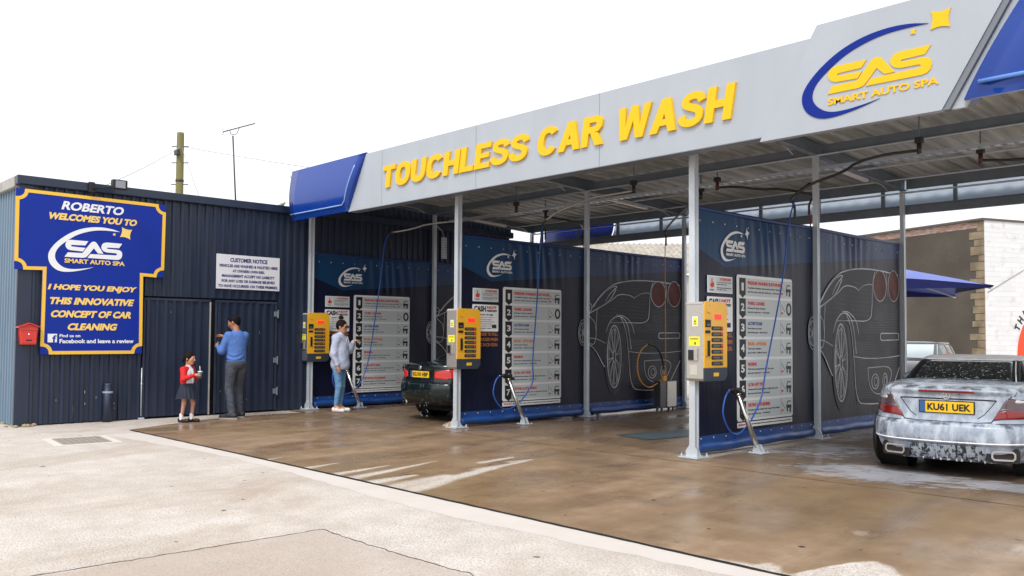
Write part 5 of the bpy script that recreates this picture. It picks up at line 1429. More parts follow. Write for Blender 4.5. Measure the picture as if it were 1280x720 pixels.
# ------------------------------------------------------------------ roofline things
t = thing('telegraph_pole', 'weathered green brown telegraph pole behind the clad shed', 'telegraph pole', (-31.43, 12.97, 0))
MB().lathe([(.17, 0), (.125, 8.80), (.12, 8.86), (0, 8.88)], (0, 0, 0), 'z', 16).build('pole', M['pole_wood'], t)
mb = MB()
for z in (8.35, 7.75, 6.95, 6.3, 5.2):
    mb.tube([(-.17*.687-.1, -.17*.727-.1, z), (.17*.687+.1, .17*.727+.1, z)], .018, 6)
mb.build('step_bolts', M['boom'], t)
mb = MB(); mb.bbox(-.05, .25, -.22, -.10, 8.0, 8.2, .02); mb.lathe([(.135, 7.05), (.15, 7.05), (.15, 7.13), (.135, 7.13)], (0, 0, 0), 'z', 14); mb.build('terminal_box', M['boom'], t)
def wirepath(a, b2, sag, n=16):
    a = Vector(a); b2 = Vector(b2)
    return [a.lerp(b2, i/n)-Vector((0, 0, sag*4*(i/n)*(1-i/n))) for i in range(n+1)]
for lab, e, sg in (('overhead wire running left from the telegraph pole', (-19.3, 5.3, 4.05), .12), ('long overhead wire running right from the telegraph pole over the canopy', (-21.0, 16.2, 6.1), .05), ('overhead wire dropping from the telegraph pole to the shed roof', (-20.5, 9.2, 4.2), .02)):
    o = MB().tube(wirepath((-31.40, 13.0, 8.35), e, sg), .009, 5).build('overhead_wire', M['wire']); tag(o, lab, 'wire', 'telephone wires')
t = thing('tv_aerial', 'television aerial on a thin leaning mast above the shed roof', 'aerial', (-17.47, 8.44, 4.0))
MB().tube([(0, 0, 0), (-.04, -.09, 1.72)], .016, 8).build('mast', M['boom'], t)
MB().tube([(-.12, -.27, 1.79), (.16, .31, 2.02)], .012, 6).build('boom_rod', M['boom'], t)
mb = MB()
for i in range(9):
    f_ = i/8; c_ = Vector((-.12, -.27, 1.79)).lerp(Vector((.16, .31, 2.02)), f_); h_ = .085-.04*f_
    mb.tube([c_+Vector((h_*.9, -h_*.43, 0)), c_-Vector((h_*.9, -h_*.43, 0))], .005, 5)
for z in (-.06, -.02, .02, .06): mb.tube([Vector((-.10, -.30, 1.79+z)), Vector((-.16, -.24, 1.79+z))], .006, 5)
mb.build('elements', M['wire'], t)
mb = MB(); mb.tube(chaikin([(-.10, -.13, 1.83), (-.08, -.12, 1.75), (-.03, -.02, 1.75), (.0, .03, 1.90)], 1), .008, 6); mb.build('bracket', M['boom'], t)
MB().bbox(-.06, .06, -.06, .06, 0, .06, .01).build('mast_foot', M['galv'], t)

# ------------------------------------------------------------------ things behind
def wallmesh(name, parent, m, pts_xy, z0, z1, th): pass
t = thing('stone_building', 'brown rendered building with sandstone quoins and a white painted brick side', 'building', (-10.0, 30.4, 0), R(-2))
# local: brown wall runs along dirA, white wall along dirB
aA = R(90+46.6+23.5-0)   # direction of the brown wall seen to the left
dirA = Vector((math.cos(aA), math.sin(aA), 0))
aB = aA-R(90); dirB = Vector((math.cos(aB), math.sin(aB), 0))
# build in a rotated frame: x along -dirA (so brown wall is y = 0 plane), simpler to give verts directly
def Pq(a, b2, z): v = dirA*a+dirB*b2; return (v.x, v.y, z)
H_ = 5.38
def slab(name, m, a0, a1, b0, b1, z0, z1):
    vs = [Pq(a0, b0, z0), Pq(a1, b0, z0), Pq(a1, b1, z0), Pq(a0, b1, z0), Pq(a0, b0, z1), Pq(a1, b0, z1), Pq(a1, b1, z1), Pq(a0, b1, z1)]
    return MB().add(vs, [(0, 3, 2, 1), (4, 5, 6, 7), (0, 1, 5, 4), (1, 2, 6, 5), (2, 3, 7, 6), (3, 0, 4, 7)])
slab('w', None, .02, 16, .0, 10, 0, H_-.26).build('rendered_wall', M['render_brown'], t)
slab('w', None, .02, 16, .01, 10, H_-.26, H_-.04).build('brick_course', M['red_brick'], t)
mb = slab('w', None, -.06, 16.2, -.10, 14, H_-.04, H_+.03); mb.build('coping', M['coping'], t)
random.seed(8)
mb = MB(); z = 0; k_ = 0
while z < H_-.1:
    hq = min(random.uniform(.20, .30), H_-.05-z); L_ = (.50, .27)[k_ % 2]+random.uniform(-.09, .09); q = slab('q', None, -.004, L_, -.016, .1, z+.008, z+hq-.008); mb.add(q.v, q.f); z += hq; k_ += 1
mb.build('quoins', M['sand'], t, bevel=.008)
# white painted wall on the other side: own frame so that the brick texture follows
wp = bpy.data.objects.new('painted_wall', None); 
me_mb = MB().box(-.02, .0, .02, 14, 0, H_-.04)
wv = me_mb.build('painted_wall', M['wbrick'], t); wv.location = (0, 0, 0)
wv.rotation_euler = (0, 0, aB-R(90))
bpy.data.objects.remove(wp)
# which side faces the camera: x = -.02 side is away from dirA -> outward is -dirA = local +x
for v in wv.data.vertices: v.co.x = -v.co.x+.0
def onwall(u, v, d): return (.021+d, u, v)
def arcband(mb, cy, cz, r0, r1, a0, a1, d0, d1, n=40):
    pts = [(cy+r1*math.cos(R(lerp(a0, a1, i/n))), cz+r1*math.sin(R(lerp(a0, a1, i/n)))) for i in range(n+1)]+[(cy+r0*math.cos(R(lerp(a1, a0, i/n))), cz+r0*math.sin(R(lerp(a1, a0, i/n)))) for i in range(n+1)]
    m2 = len(pts)
    base = [onwall(u, v, d1) for u, v in pts]
    fs = [(i, i+1, m2-2-i, m2-1-i) for i in range(n)]
    mb.add(base, fs)
MC = (3.25, .95)
for r0, r1, m, nm in ((1.52, 1.85, 'mural_red', 'mural_red_band'), (1.27, 1.52, 'mural_yellow', 'mural_yellow_band'), (1.02, 1.27, 'mural_orange', 'mural_orange_band')):
    mb = MB(); arcband(mb, MC[0], MC[1], r0, r1, 0, 180, .0, .004); mb.build(nm, M[m], wv)
mb = MB()
for i, ch in enumerate('THANK YOU'):
    if ch == ' ': continue
    a = R(153-i*8.2); r_ = 1.92
    cx, cz = MC[0]+r_*math.cos(a), MC[1]+r_*math.sin(a)
    ux, uz = math.sin(a), -math.cos(a); vx, vz = math.cos(a), math.sin(a)
    vs, fs, asp = text_geo(ch, .05)
    hh = .25; ww = .19
    mb.add([onwall(cx+ux*(p[0]-.5)*ww+vx*p[1]*hh, cz+uz*(p[0]-.5)*ww+vz*p[1]*hh, .0+.005*p[2]) for p in vs], fs)
mb.build('mural_lettering', M['ink_black'], wv)
mb = MB(); mb.tube([(.03, .1, 3.0), (.03, 3.5, 4.6)], .012, 5); mb.build('wall_cable', M['wire'], wv)

t = thing('parasol', 'large square blue parasol open behind the near bay', 'parasol', (-8.65, 18.9, 0), R(28))
S_ = 2.75
V = []
rim = []
for k_ in range(4):
    a = R(45+90*k_); b2 = R(45+90*(k_+1))
    for i in range(8):
        f_ = i/8; x = lerp(math.cos(a), math.cos(b2), f_)*S_*1.1; y = lerp(math.sin(a), math.sin(b2), f_)*S_*1.1
        k9 = 1-.13*math.sin(PI*f_); rim.append((x*k9, y*k9, 2.50+.20*math.sin(PI*f_)))
mb = MB(); nr = len(rim); rings = [rim]
for f_ in (.75, .5, .25): rings.append([(p[0]*f_, p[1]*f_, lerp(3.16, p[2]+.0, f_)+.02) for p in rim])
vs = [p for r_ in rings for p in r_]+[(0, 0, 3.18)]
fs = [(j*nr+i, j*nr+(i+1) % nr, (j+1)*nr+(i+1) % nr, (j+1)*nr+i) for j in range(3) for i in range(nr)]+[(3*nr+i, 3*nr+(i+1) % nr, 4*nr) for i in range(nr)]
mb.add(vs, fs); 
mb.build('canopy', M['blue_canvas'], t)
mb = MB(); mb.add([(p[0]*1.002, p[1]*1.002, p[2]+.02) for p in rim]+[(p[0]*.99, p[1]*.99, 2.485) for p in rim], [(i, (i+1) % nr, nr+(i+1) % nr, nr+i) for i in range(nr)]); mb.build('valance', M['blue_valance'], t)
MB().tube([(0, 0, 0), (0, 0, 3.2)], .03, 10).build('pole', M['galv'], t)
MB().lathe([(0, 0), (.38, 0), (.38, .05), (.06, .09), (0, .09)], (0, 0, 0), 'z', 20).build('base', M['cab_grey'], t)
for k_ in range(8):
    p = rim[k_*4]; MB().beam((0, 0, 3.08), (p[0]*.98, p[1]*.98, p[2]-.03), .02, .03).build('rib', M['galv'], t)
# low building with a pale stippled roof seen over the middle banner
t = thing('outbuilding', 'low building with weathered ribbed roof glimpsed over the middle banner', 'building', (-24, 30, 0), R(46.6))
MB().box(-6, 9, 0, .25, 0, 4.2).build('wall', M['pale_wall'], t)
mb = MB(); pts = []; u = -6.5
while u < 9.5: pts += [(u, 0), (u+.12, 0), (u+.17, .06), (u+.23, .06)]; u += .28
n = len(pts); vs = [(p[0], -.3, 4.25+p[1]) for p in pts]+[(p[0], 7.0, 6.3+p[1]) for p in pts]
mb.add(vs, [(i, i+1, n+i+1, n+i) for i in range(n-1)]); mb.build('roof', M['far_roof'], t)
for x in (-3.2, 5.5): MB().box(x, x+.22, -.35, -.1, 0, 4.2).build('post', M['white'], t)
# ------------------------------------------------------------------ cars
def pchip(xs, ys, x):
    xs = np.array(xs, float); ys = np.array(ys, float); x = np.clip(x, xs[0], xs[-1])
    h = np.diff(xs); d = np.diff(ys)/h
    m = np.zeros(len(xs))
    for i in range(1, len(xs)-1):
        if d[i-1]*d[i] > 0:
            w1 = 2*h[i]+h[i-1]; w2 = h[i]+2*h[i-1]; m[i] = (w1+w2)/(w1/d[i-1]+w2/d[i])
    m[0] = d[0]; m[-1] = d[-1]
    i = int(min(len(xs)-2, max(0, np.searchsorted(xs, x, 'right')-1))); t = (x-xs[i])/h[i]
    return (2*t**3-3*t*t+1)*ys[i]+(t**3-2*t*t+t)*h[i]*m[i]+(-2*t**3+3*t*t)*ys[i+1]+(t**3-t*t)*h[i]*m[i+1]
class Shell:
    def __init__(s, lv, n=4.5):
        s.lv = lv; s.z = [l[0] for l in lv]; s.n = n; s.cache = {}
    def par(s, z):
        k = round(z, 5)
        if k not in s.cache: s.cache[k] = tuple(pchip(s.z, [l[i] for l in s.lv], z) for i in (1, 2, 3))
        return s.cache[k]
    def rear(s, x, z, off=0):
        W, yr, yf = s.par(z); L = (yf-yr)/2; u = min(abs(x)/W, .9995)
        return (yf+yr)/2-L*(1-u**s.n)**(1/s.n)-off
    def front(s, x, z, off=0):
        W, yr, yf = s.par(z); L = (yf-yr)/2; u = min(abs(x)/W, .9995)
        return (yf+yr)/2+L*(1-u**s.n)**(1/s.n)+off
    def side(s, y, z, sg, off=0):
        W, yr, yf = s.par(z); L = (yf-yr)/2; u = min(abs(y-(yf+yr)/2)/L, .9995)
        return sg*(W*(1-u**s.n)**(1/s.n)+off)
    def loft(s, mb, zs, N=128, grow=0, cap=True, inner=False):
        rows = []
        for z in zs:
            W, yr, yf = s.par(z); W += grow; L = (yf-yr)/2+grow; yc = (yf+yr)/2
            row = []
            for i in range(N):
                t = 2*PI*(i+.5)/N; c_, s_ = math.cos(t), math.sin(t)
                row.append((math.copysign(abs(c_)**(2/s.n), c_)*W, yc+math.copysign(abs(s_)**(2/s.n), s_)*L, z))
            rows.append(row)
        V = [p for r_ in rows for p in r_]; nz = len(rows)
        fs = [(j*N+i, j*N+(i+1) % N, (j+1)*N+(i+1) % N, (j+1)*N+i) for j in range(nz-1) for i in range(N)]
        mb.add(V, fs, True)
        if cap:
            mb.add(rows[0], [tuple(range(N-1, -1, -1))]); mb.add(rows[-1], [tuple(range(N))])
        return mb
    def zsamples(s, z0, z1, step=.02):
        q = sorted(set([round(z0, 5), round(z1, 5)]+[z for z in s.z if z0 < z < z1]+[z0+(z1-z0)*i/max(1, int((z1-z0)/step)) for i in range(max(1, int((z1-z0)/step))+1)]))
        r_ = [q[0]]
        for z in q[1:]:
            if z-r_[-1] > .003: r_.append(z)
        return r_
    def patch(s, mb, poly, face='rear', off=.004, nu=10, nv=10, thick=.012):
        """quad patch over the polygon (x,z) laid on the shell; rows are scanlines in z"""
        zs_ = [p[1] for p in poly]; z0, z1 = min(zs_)+1e-5, max(zs_)-1e-5
        V = []; rows = []
        for j in range(nv+1):
            z = lerp(z0, z1, j/nv); xs_ = []
            for a, b2 in zip(poly, poly[1:]+poly[:1]):
                if (a[1] > z) != (b2[1] > z): xs_.append(a[0]+(z-a[1])*(b2[0]-a[0])/(b2[1]-a[1]))
            if len(xs_) < 2: continue
            lo_, hi_ = min(xs_), max(xs_); row = []
            for i in range(nu+1):
                u = lerp(lo_, hi_, i/nu)
                if face == 'rear': p = (u, s.rear(u, z, off), z); q = (u, s.rear(u, z, off-thick), z)
                elif face == 'front': p = (u, s.front(u, z, off), z); q = (u, s.front(u, z, off-thick), z)
                else:
                    sg = 1 if face == 'right' else -1
                    p = (s.side(u, z, sg, off), u, z); q = (s.side(u, z, sg, off-thick), u, z)
                row.append((p, q))
            rows.append(row)
        n = nu+1; R_ = len(rows)
        base = [p for r_ in rows for p, q in r_]; back = [q for r_ in rows for p, q in r_]
        mb.add(base, [(j*n+i, j*n+i+1, (j+1)*n+i+1, (j+1)*n+i) for j in range(R_-1) for i in range(nu)], True)
        b0 = len(base); fs = []
        ring = [i for i in range(n)]+[j*n+nu for j in range(1, R_)]+[(R_-1)*n+i for i in range(nu-1, -1, -1)]+[j*n for j in range(R_-2, 0, -1)]
        for a, b2 in zip(ring, ring[1:]+ring[:1]): fs.append((a, b2, b0+b2, b0+a))
        mb.add(base+back, fs)
        return mb
    def line(s, mb, pts, w, face='rear', off=.004, step=.03):
        q = []
        for a, b2 in zip(pts, pts[1:]):
            n = max(1, int(math.dist(a, b2)/step))
            for i in range(n): q.append((lerp(a[0], b2[0], i/n), lerp(a[1], b2[1], i/n)))
        q.append(pts[-1])
        def P(u, z):
            if face == 'rear': return (u, s.rear(u, z, off), z)
            if face == 'front': return (u, s.front(u, z, off), z)
            return (s.side(u, z, 1 if face == 'right' else -1, off), u, z)
        mb.tube([P(*p) for p in q], w/2, 6)
        return mb

def cut(o, cutters):
    for c_ in cutters:
        md = o.modifiers.new('b', 'BOOLEAN'); md.operation = 'DIFFERENCE'; md.object = c_; md.solver = 'EXACT'
    bpy.context.view_layer.update()
    dg = bpy.context.evaluated_depsgraph_get()
    me = bpy.data.meshes.new_from_object(o.evaluated_get(dg))
    o.modifiers.clear(); old = o.data
    if len(me.polygons) > 100: o.data = me
    for c_ in cutters: bpy.data.objects.remove(c_)
def wheel(t, x, y, r, w, m=None):
    sg = 1 if x > 0 else -1
    wh = MB().lathe([(0, -w/2), (r*.62, -w/2), (r*.64, -w/2-.004), (r*.93, -w/2), (r, -w/2+.03), (r, w/2-.03), (r*.93, w/2), (r*.64, w/2+.004), (r*.62, w/2), (0, w/2)], (x, y, r), 'x', 40).build('wheel', m or M['tyre_wet'], t)
    mb = MB()
    xo = x+sg*(w/2+.004)
    mb.lathe([(r*.52, 0), (r*.64, 0), (r*.64, sg*.012), (r*.60, sg*.012), (r*.52, -sg*.02)], (xo, y, r), 'x', 40)
    mb.lathe([(0, 0), (r*.14, 0), (r*.13, sg*.015), (0, sg*.018)], (xo, y, r), 'x', 16)
    for i in range(10):
        a = 2*PI*i/10; mb.beam((xo+sg*.002, y+r*.10*math.cos(a), r+r*.10*math.sin(a)), (xo+sg*.002, y+r*.58*math.cos(a), r+r*.58*math.sin(a)), .028, .012, up=(1, 0, 0))
    mb.build('rim', M['alloy'], wh)

def plate(t, shell, text, z0, z1, hw, y, border=True):
    mb = MB()
    if border: mb.bbox(-hw-.012, hw+.012, y-.004, y+.012, z0-.010, z1+.010, .003); mb.build('plate_surround', M['black'], t)
    pl_ = MB().box(-hw, hw, y-.010, y-.0045, z0, z1).build('number_plate', M['plate_y'], t)
    MB().box(-hw, -hw+.055, y-.012, y-.0101, z0, z1).build('plate_badge', M['ink_steel'], pl_)
    mb = MB(); text_into(mb, text, -hw+.075, z0+.020, 2*hw-.10, (z1-z0)-.04, lambda u, v, d: (u, y-.010-d, v), .0005, .003, .035, 0, 0, 1.0)
    mb.build('plate_lettering', M['ink_black'], pl_)

def car(name, label, cat, loc, rz, body, house, paint, bz, hz, wheels, roofz, roofm=None, glass=None, R_=.32, arch=.36, tw=.22, deckm=None):
    t = thing(name, label, cat, loc, rz)
    mb = body.loft(MB(), body.zsamples(bz[0], bz[1], .025))
    o = mb.build('body', paint, t)
    cs = []
    for x, y in wheels:
        sg = 1 if x > 0 else -1
        c_ = MB().lathe([(0, -.22), (arch, -.22), (arch, .30), (0, .30)], (x, y, R_+.01), 'x', 40).build('cutter', None)
        c_.parent = t; cs.append(c_)
    bpy.context.view_layer.update()
    cut(o, cs)
    try: o.data.polygons.foreach_set('use_smooth', [True]*len(o.data.polygons)); o.data.set_sharp_from_angle(angle=R(38))
    except Exception: pass
    # dark liners in the arches and the underside
    mb = MB()
    for x, y in wheels: g_ = 1 if x > 0 else -1; mb.lathe([(arch*.999, -.25*g_), (arch*.97, -.25*g_), (arch*.97, .06*g_), (arch*.999, .06*g_)], (x, y, R_+.01), 'x', 30)
    mb.box(-.62, .62, .5, bz[2]-.5, .16, .30)
    mb.build('underside', M['gap'], t)
    for x, y in wheels: wheel(t, x, y, R_, tw)
    mb = house.loft(MB(), house.zsamples(hz[0], roofz, .03), cap=False)
    g = mb.build('cabin', glass or M['glass_dark'], t)
    mb = house.loft(MB(), house.zsamples(roofz, hz[1], .012), grow=.004, cap=True)
    mb.build('roof', roofm or paint, t)
    return t

# --- silver convertible under foam
SB = Shell([(.17, .76, .24, 3.90), (.21, .81, .15, 3.98), (.30, .865, .075, 4.05), (.365, .885, .045, 4.08), (.385, .893, .004, 4.09), (.42, .90, .0, 4.10), (.50, .905, .004, 4.10), (.56, .905, .014, 4.09), (.585, .900, .045, 4.08), (.605, .893, .085, 4.06), (.70, .888, .10, 4.0), (.80, .868, .105, 3.85), (.88, .84, .105, 3.65), (.925, .805, .075, 3.5), (.945, .785, .078, 3.4), (.965, .755, .12, 3.3), (.990, .70, .30, 3.1), (1.010, .62, .62, 2.8), (1.018, .52, .85, 2.6)], 4.4)
SH = Shell([(.97, .735, .80, 3.05), (1.02, .70, .86, 2.92), (1.10, .655, 1.00, 2.75), (1.18, .605, 1.18, 2.5), (1.235, .565, 1.33, 2.32), (1.265, .53, 1.42, 2.2), (1.285, .46, 1.56, 2.1), (1.293, .34, 1.7, 1.95)], 4.0)
rz = R(9)
sl = car('convertible_car', 'silver two seat convertible covered in soap foam in the near wash bay', 'car', (-3.62, 9.76, .016), rz, SB, SH, M['paint_foam'], (.17, 1.018, 4.1), (.97, 1.293), [(-.785, .93), (.785, .93), (-.785, 3.33), (.785, 3.33)], 1.235, M['roof_foam'], M['glass_dark'], R_=.325, arch=.375, tw=.235)
mb = SH.patch(MB(), [(-.505, 1.015), (.505, 1.015), (.455, 1.228), (-.455, 1.228)], 'rear', .004, 16, 8); mb.build('rear_window', M['glass_foam'], sl)
for sg in (-1, 1): SH.patch(MB(), [(sg*.53, .98), (sg*.585, .98), (sg*.525, 1.24), (sg*.475, 1.24)], 'rear', .008, 4, 10).build('rear_pillar', M['black'], sl)
mb = MB(); SH.line(mb, [(.545, 1.01), (.485, 1.23)], .014, 'rear', .014); mb.build('pillar_trim', M['roof_foam'], sl)
for sg in (-1, 1):
    Lp = [(sg*.846, .845), (sg*.575, .868), (sg*.545, .835), (sg*.435, .632), (sg*.72, .650), (sg*.865, .675), (sg*.872, .76)]
    tl = SB.patch(MB(), Lp, 'rear', .010, 14, 12).build('tail_light', M['lamp_smoke'], sl)
    cl = [(sg*.867, .770), (sg*.485, .728), (sg*.440, .636), (sg*.72, .655), (sg*.862, .68)]
    SB.patch(MB(), cl, 'rear', .014, 14, 8).build('light_red', M['lamp_red'], tl)
    SB.patch(MB(), [(sg*.867, .786), (sg*.505, .752), (sg*.495, .738), (sg*.867, .770)], 'rear', .016, 12, 3).build('light_bar', M['lamp_clear'], tl)
    SB.patch(MB(), [(sg*.840, .835), (sg*.64, .855), (sg*.62, .815), (sg*.855, .80)], 'rear', .013, 8, 4).build('light_reverse', M['lamp_clear'], tl)
SB.patch(MB(), [(-.275, .908), (.275, .908), (.265, .932), (-.265, .932)], 'rear', .012, 14, 3).build('brake_light', M['lamp_red'], sl)
mb = MB()
SB.line(mb, [(-.47, .838), (-.36, .842), (.36, .842), (.47, .838)], .014, 'rear', .001); SB.line(mb, [(-.47, .838), (-.36, .69), (-.30, .645)], .008, 'rear', .000); SB.line(mb, [(.47, .838), (.36, .69), (.30, .645)], .008, 'rear', .000)
SB.line(mb, [(-.60, .885), (-.56, .84), (-.425, .612), (-.30, .60), (.30, .60), (.425, .612), (.56, .84), (.60, .885)], .010, 'rear', .001)
SB.line(mb, [(-.88, .60), (-.46, .598)], .009, 'rear', .002); SB.line(mb, [(.88, .60), (.46, .598)], .009, 'rear', .002)
SB.line(mb, [(-.62, .885), (-.66, .965)], .008, 'rear', .0); SB.line(mb, [(.62, .885), (.66, .965)], .008, 'rear', .0)
mb.build('lid_seam', M['gap'], sl)
plate(sl, SB, 'KU61 UEK', .695, .812, .262, SB.rear(0, .75)-.012)
ey = SB.rear(0, .875)-.008
mb = MB(); mb.tube([(.036*math.cos(2*PI*i/20), ey, .872+.036*math.sin(2*PI*i/20)) for i in range(20)], .005, 6, closed=True)
for a in (90, 210, 330): mb.beam((0, ey, .872), (.034*math.cos(R(a)), ey, .872+.034*math.sin(R(a))), .006, .006)
mb.build('boot_emblem', M['chrome'], sl)
SB.patch(MB(), [(-.36, .195), (.36, .195), (.37, .358), (-.37, .358)], 'rear', .006, 20, 8).build('lower_valance', M['diff_foam'], sl)
mb = MB()
for i in range(7):
    x = -.30+i*.10; MB().beam((x, SB.rear(x, .22)-.014, .20), (x, SB.rear(x, .34)-.010, .34), .010, .012).build('valance_fin', M['diff_foam'], sl)
for sg in (-1, 1):
    cx, cz = sg*.525, .272; y_ = SB.rear(cx, cz)
    ang = sg*.30
    def E_(u, v, d, cx=cx, y_=y_, ang=ang): return (cx+u*math.cos(ang)+d*math.sin(ang), y_-.012+u*math.sin(ang)*1.0-d, cz+v)
    rr_ = lambda w_, h_: [(-w_+.02, -h_), (w_-.02, -h_), (w_, -h_+.02), (w_, h_-.02), (w_-.02, h_), (-w_+.02, h_), (-w_, h_-.02), (-w_, -h_+.02)]
    q = MB(); q.prism(rr_(.155, .075), E_, -.05, .0); ex = q.build('exhaust_recess', M['black'], sl)
    q = MB(); q.ribbon(rr_(.105, .042), .018, E_, -.02, .024, closed=True); q.build('exhaust_tip', M['chrome'], ex)
mb = MB()
SB.line(mb, [(-.80, .40), (-.4, .395), (0, .392), (.4, .395), (.80, .40)], .016, 'rear', -.002)
mb.build('bumper_ledge', M['roof_foam'], sl)  # pale line along the bumper ledge: its highlight put into the colour
# side mirror peeping past the cabin, headrest shapes inside
for sg in (-1, 1):
    MB().ball((sg*.93, 2.55, .97), (.10, .06, .065), 16, 10).build('wing_mirror', M['paint_foam'], sl)
# drips of foam at the lower edge
random.seed(21); mb = MB()
for i in range(34):
    x = random.uniform(-.80, .80); z = .185+.02*(abs(x)/.8)**2; h_ = random.uniform(.006, .022)
    mb.ball((x, SB.rear(x, .20)-.002, z+.005), (.010, .008, h_), 6, 5)
for i in range(0):
    x = random.uniform(-.86, .86); mb.ball((x, SB.rear(x, .385)-.001, .378), (random.uniform(.004, .010), .006, random.uniform(.008, .02)), 6, 5)
mb.build('foam_drips', M['roof_foam'], sl)

# --- dark green coupe in the far bay
BB = Shell([(.26, .78, .26, 4.30), (.30, .83, .14, 4.42), (.36, .872, .055, 4.50), (.46, .888, .008, 4.53), (.58, .89, .0, 4.53), (.655, .885, .022, 4.5), (.675, .878, .055, 4.48), (.80, .868, .07, 4.35), (.90, .845, .07, 4.1), (.955, .80, .055, 3.9), (.975, .775, .062, 3.7), (.992, .72, .14, 3.5), (1.01, .64, .40, 3.3), (1.02, .54, .75, 3.1)], 4.4)
BH = Shell([(.98, .74, .60, 3.35), (1.06, .71, .78, 3.15), (1.18, .655, 1.08, 2.85), (1.28, .60, 1.38, 2.5), (1.34, .56, 1.62, 2.25), (1.365, .49, 1.8, 2.1), (1.375, .36, 1.95, 1.98)], 4.0)
bl = car('coupe_car', 'wet dark green coupe dripping with water in the far wash bay', 'car', (-12.20, 9.28, .016), R(1), BB, BH, M['green_wet'], (.26, 1.02, 4.5), (.98, 1.375), [(-.765, .95), (.765, .95), (-.765, 3.70), (.765, 3.70)], 1.325, M['paint_dgreen'], R_=.325, arch=.365, tw=.23)
BH.patch(MB(), [(-.56, 1.02), (.56, 1.02), (.50, 1.30), (-.50, 1.30)], 'rear', .004, 14, 8).build('rear_window', M['glass_dark'], bl)
for sg in (-1, 1): BH.patch(MB(), [(sg*.57, 1.0), (sg*.65, 1.0), (sg*.56, 1.32), (sg*.51, 1.32)], 'rear', .006, 4, 8).build('rear_pillar', M['paint_dgreen'], bl)
for sg in (-1, 1):
    tl = BB.patch(MB(), [(sg*.36, .755), (sg*.38, .86), (sg*.62, .905), (sg*.83, .895), (sg*.862, .83), (sg*.868, .74), (sg*.60, .725)], 'rear', .010, 16, 8).build('tail_light', M['lamp_red_lit'], bl)
    BB.patch(MB(), [(sg*.62, .735), (sg*.62, .765), (sg*.862, .775), (sg*.866, .745)], 'rear', .014, 10, 3).build('light_bar', M['lamp_red'], tl)
plate(bl, BB, 'KU10 HBP', .755, .865, .255, BB.rear(0, .80)-.010)
mb = MB(); BB.line(mb, [(-.87, .69), (-.35, .685), (.35, .685), (.87, .69)], .010, 'rear', .0); BB.line(mb, [(-.34, .70), (-.365, .90), (-.40, .965)], .007, 'rear', 0); BB.line(mb, [(.34, .70), (.365, .90), (.40, .965)], .007, 'rear', 0)
BB.line(mb, [(-.86, .43), (-.40, .41), (.40, .41), (.86, .43)], .008, 'rear', 0)
mb.build('lid_seam', M['gap'], bl)
ey = BB.rear(0, .92)-.012
mb = MB().lathe([(0, 0), (.038, 0), (.036, -.006), (0, -.008)], (0, ey+.005, .922), 'y', 20); em = mb.build('boot_emblem', M['chrome'], bl)
mb = MB().prism([(0, 0)]+[(.026*math.cos(R(a)), .026*math.sin(R(a))) for a in range(0, 91, 15)], lambda u, v, d: (u, ey-.004-d, .922+v), 0, .002)
mb.prism([(0, 0)]+[(.026*math.cos(R(a)), .026*math.sin(R(a))) for a in range(180, 271, 15)], lambda u, v, d: (u, ey-.004-d, .922+v), 0, .002)
mb.build('emblem_quarters', M['ink_steel'], em)
mb = MB(); text_into(mb, '320d', .17, .875, .13, .035, lambda u, v, d: (u, BB.rear(.25, .88)-.004-d, v), 0, .004, .03); mb.build('model_badge', M['chrome'], bl)
for x in (-.60, -.50): MB().lathe([(.034, 0), (.038, 0), (.038, .10), (.034, .10)], (x, BB.rear(x, .33)-.02, .305), 'y', 16).build('exhaust_pipe', M['chrome'], bl)
BB.patch(MB(), [(-.40, .275), (.40, .275), (.44, .36), (-.44, .36)], 'rear', .004, 14, 4).build('lower_valance', M['black'], bl)
random.seed(6); mb = MB()
for i in range(16):   # runs of water dropping from the bumper
    x = .12+random.gauss(0, .07); z = random.uniform(.02, .40)
    mb.ball((x, BB.rear(x, .32)-.012-random.random()*.05, z), (.0025, .0025, random.uniform(.006, .03)), 5, 4)
mb.build('water_drops', mat('water_drop', (.75, .8, .85), .1), bl)

# --- dark plum hatchback parked behind the canopy
PB = Shell([(.18, .76, .15, 4.15), (.28, .84, .05, 4.27), (.42, .875, .0, 4.32), (.58, .88, .0, 4.32), (.68, .88, .02, 4.26), (.78, .875, .05, 4.12), (.88, .86, .06, 3.92), (.95, .83, .08, 3.70), (.99, .79, .10, 3.45)], 4.4)
PH = Shell([(.93, .82, .10, 3.62), (1.0, .80, .12, 3.42), (1.12, .755, .18, 3.08), (1.25, .70, .28, 2.72), (1.36, .65, .40, 2.42), (1.41, .61, .5, 2.28), (1.44, .53, .62, 2.15), (1.455, .40, .8, 2.0)], 4.2)
hz_ = math.atan2(-.20, -.98)
pg = car('hatchback_car', 'dark plum hatchback with a pale windscreen parked before the stone building', 'car', (-9.70, 25.15, 0), hz_, PB, PH, M['paint_plum'], (.18, .99, 4.3), (.93, 1.455), [(-.755, .85), (.755, .85), (-.755, 3.42), (.755, 3.42)], 1.385, M['paint_plum'], R_=.31, arch=.35)
PH.patch(MB(), [(-.70, 1.0), (.70, 1.0), (.56, 1.36), (-.56, 1.36)], 'front', .006, 14, 8).build('windscreen', mat('pale_windscreen', (.48, .55, .58), .12, coat=.5), pg)  # pale glass colour carries the reflection of the sky
gm = mat('tinted_side_glass', (.07, .115, .11), .08, coat=.4)
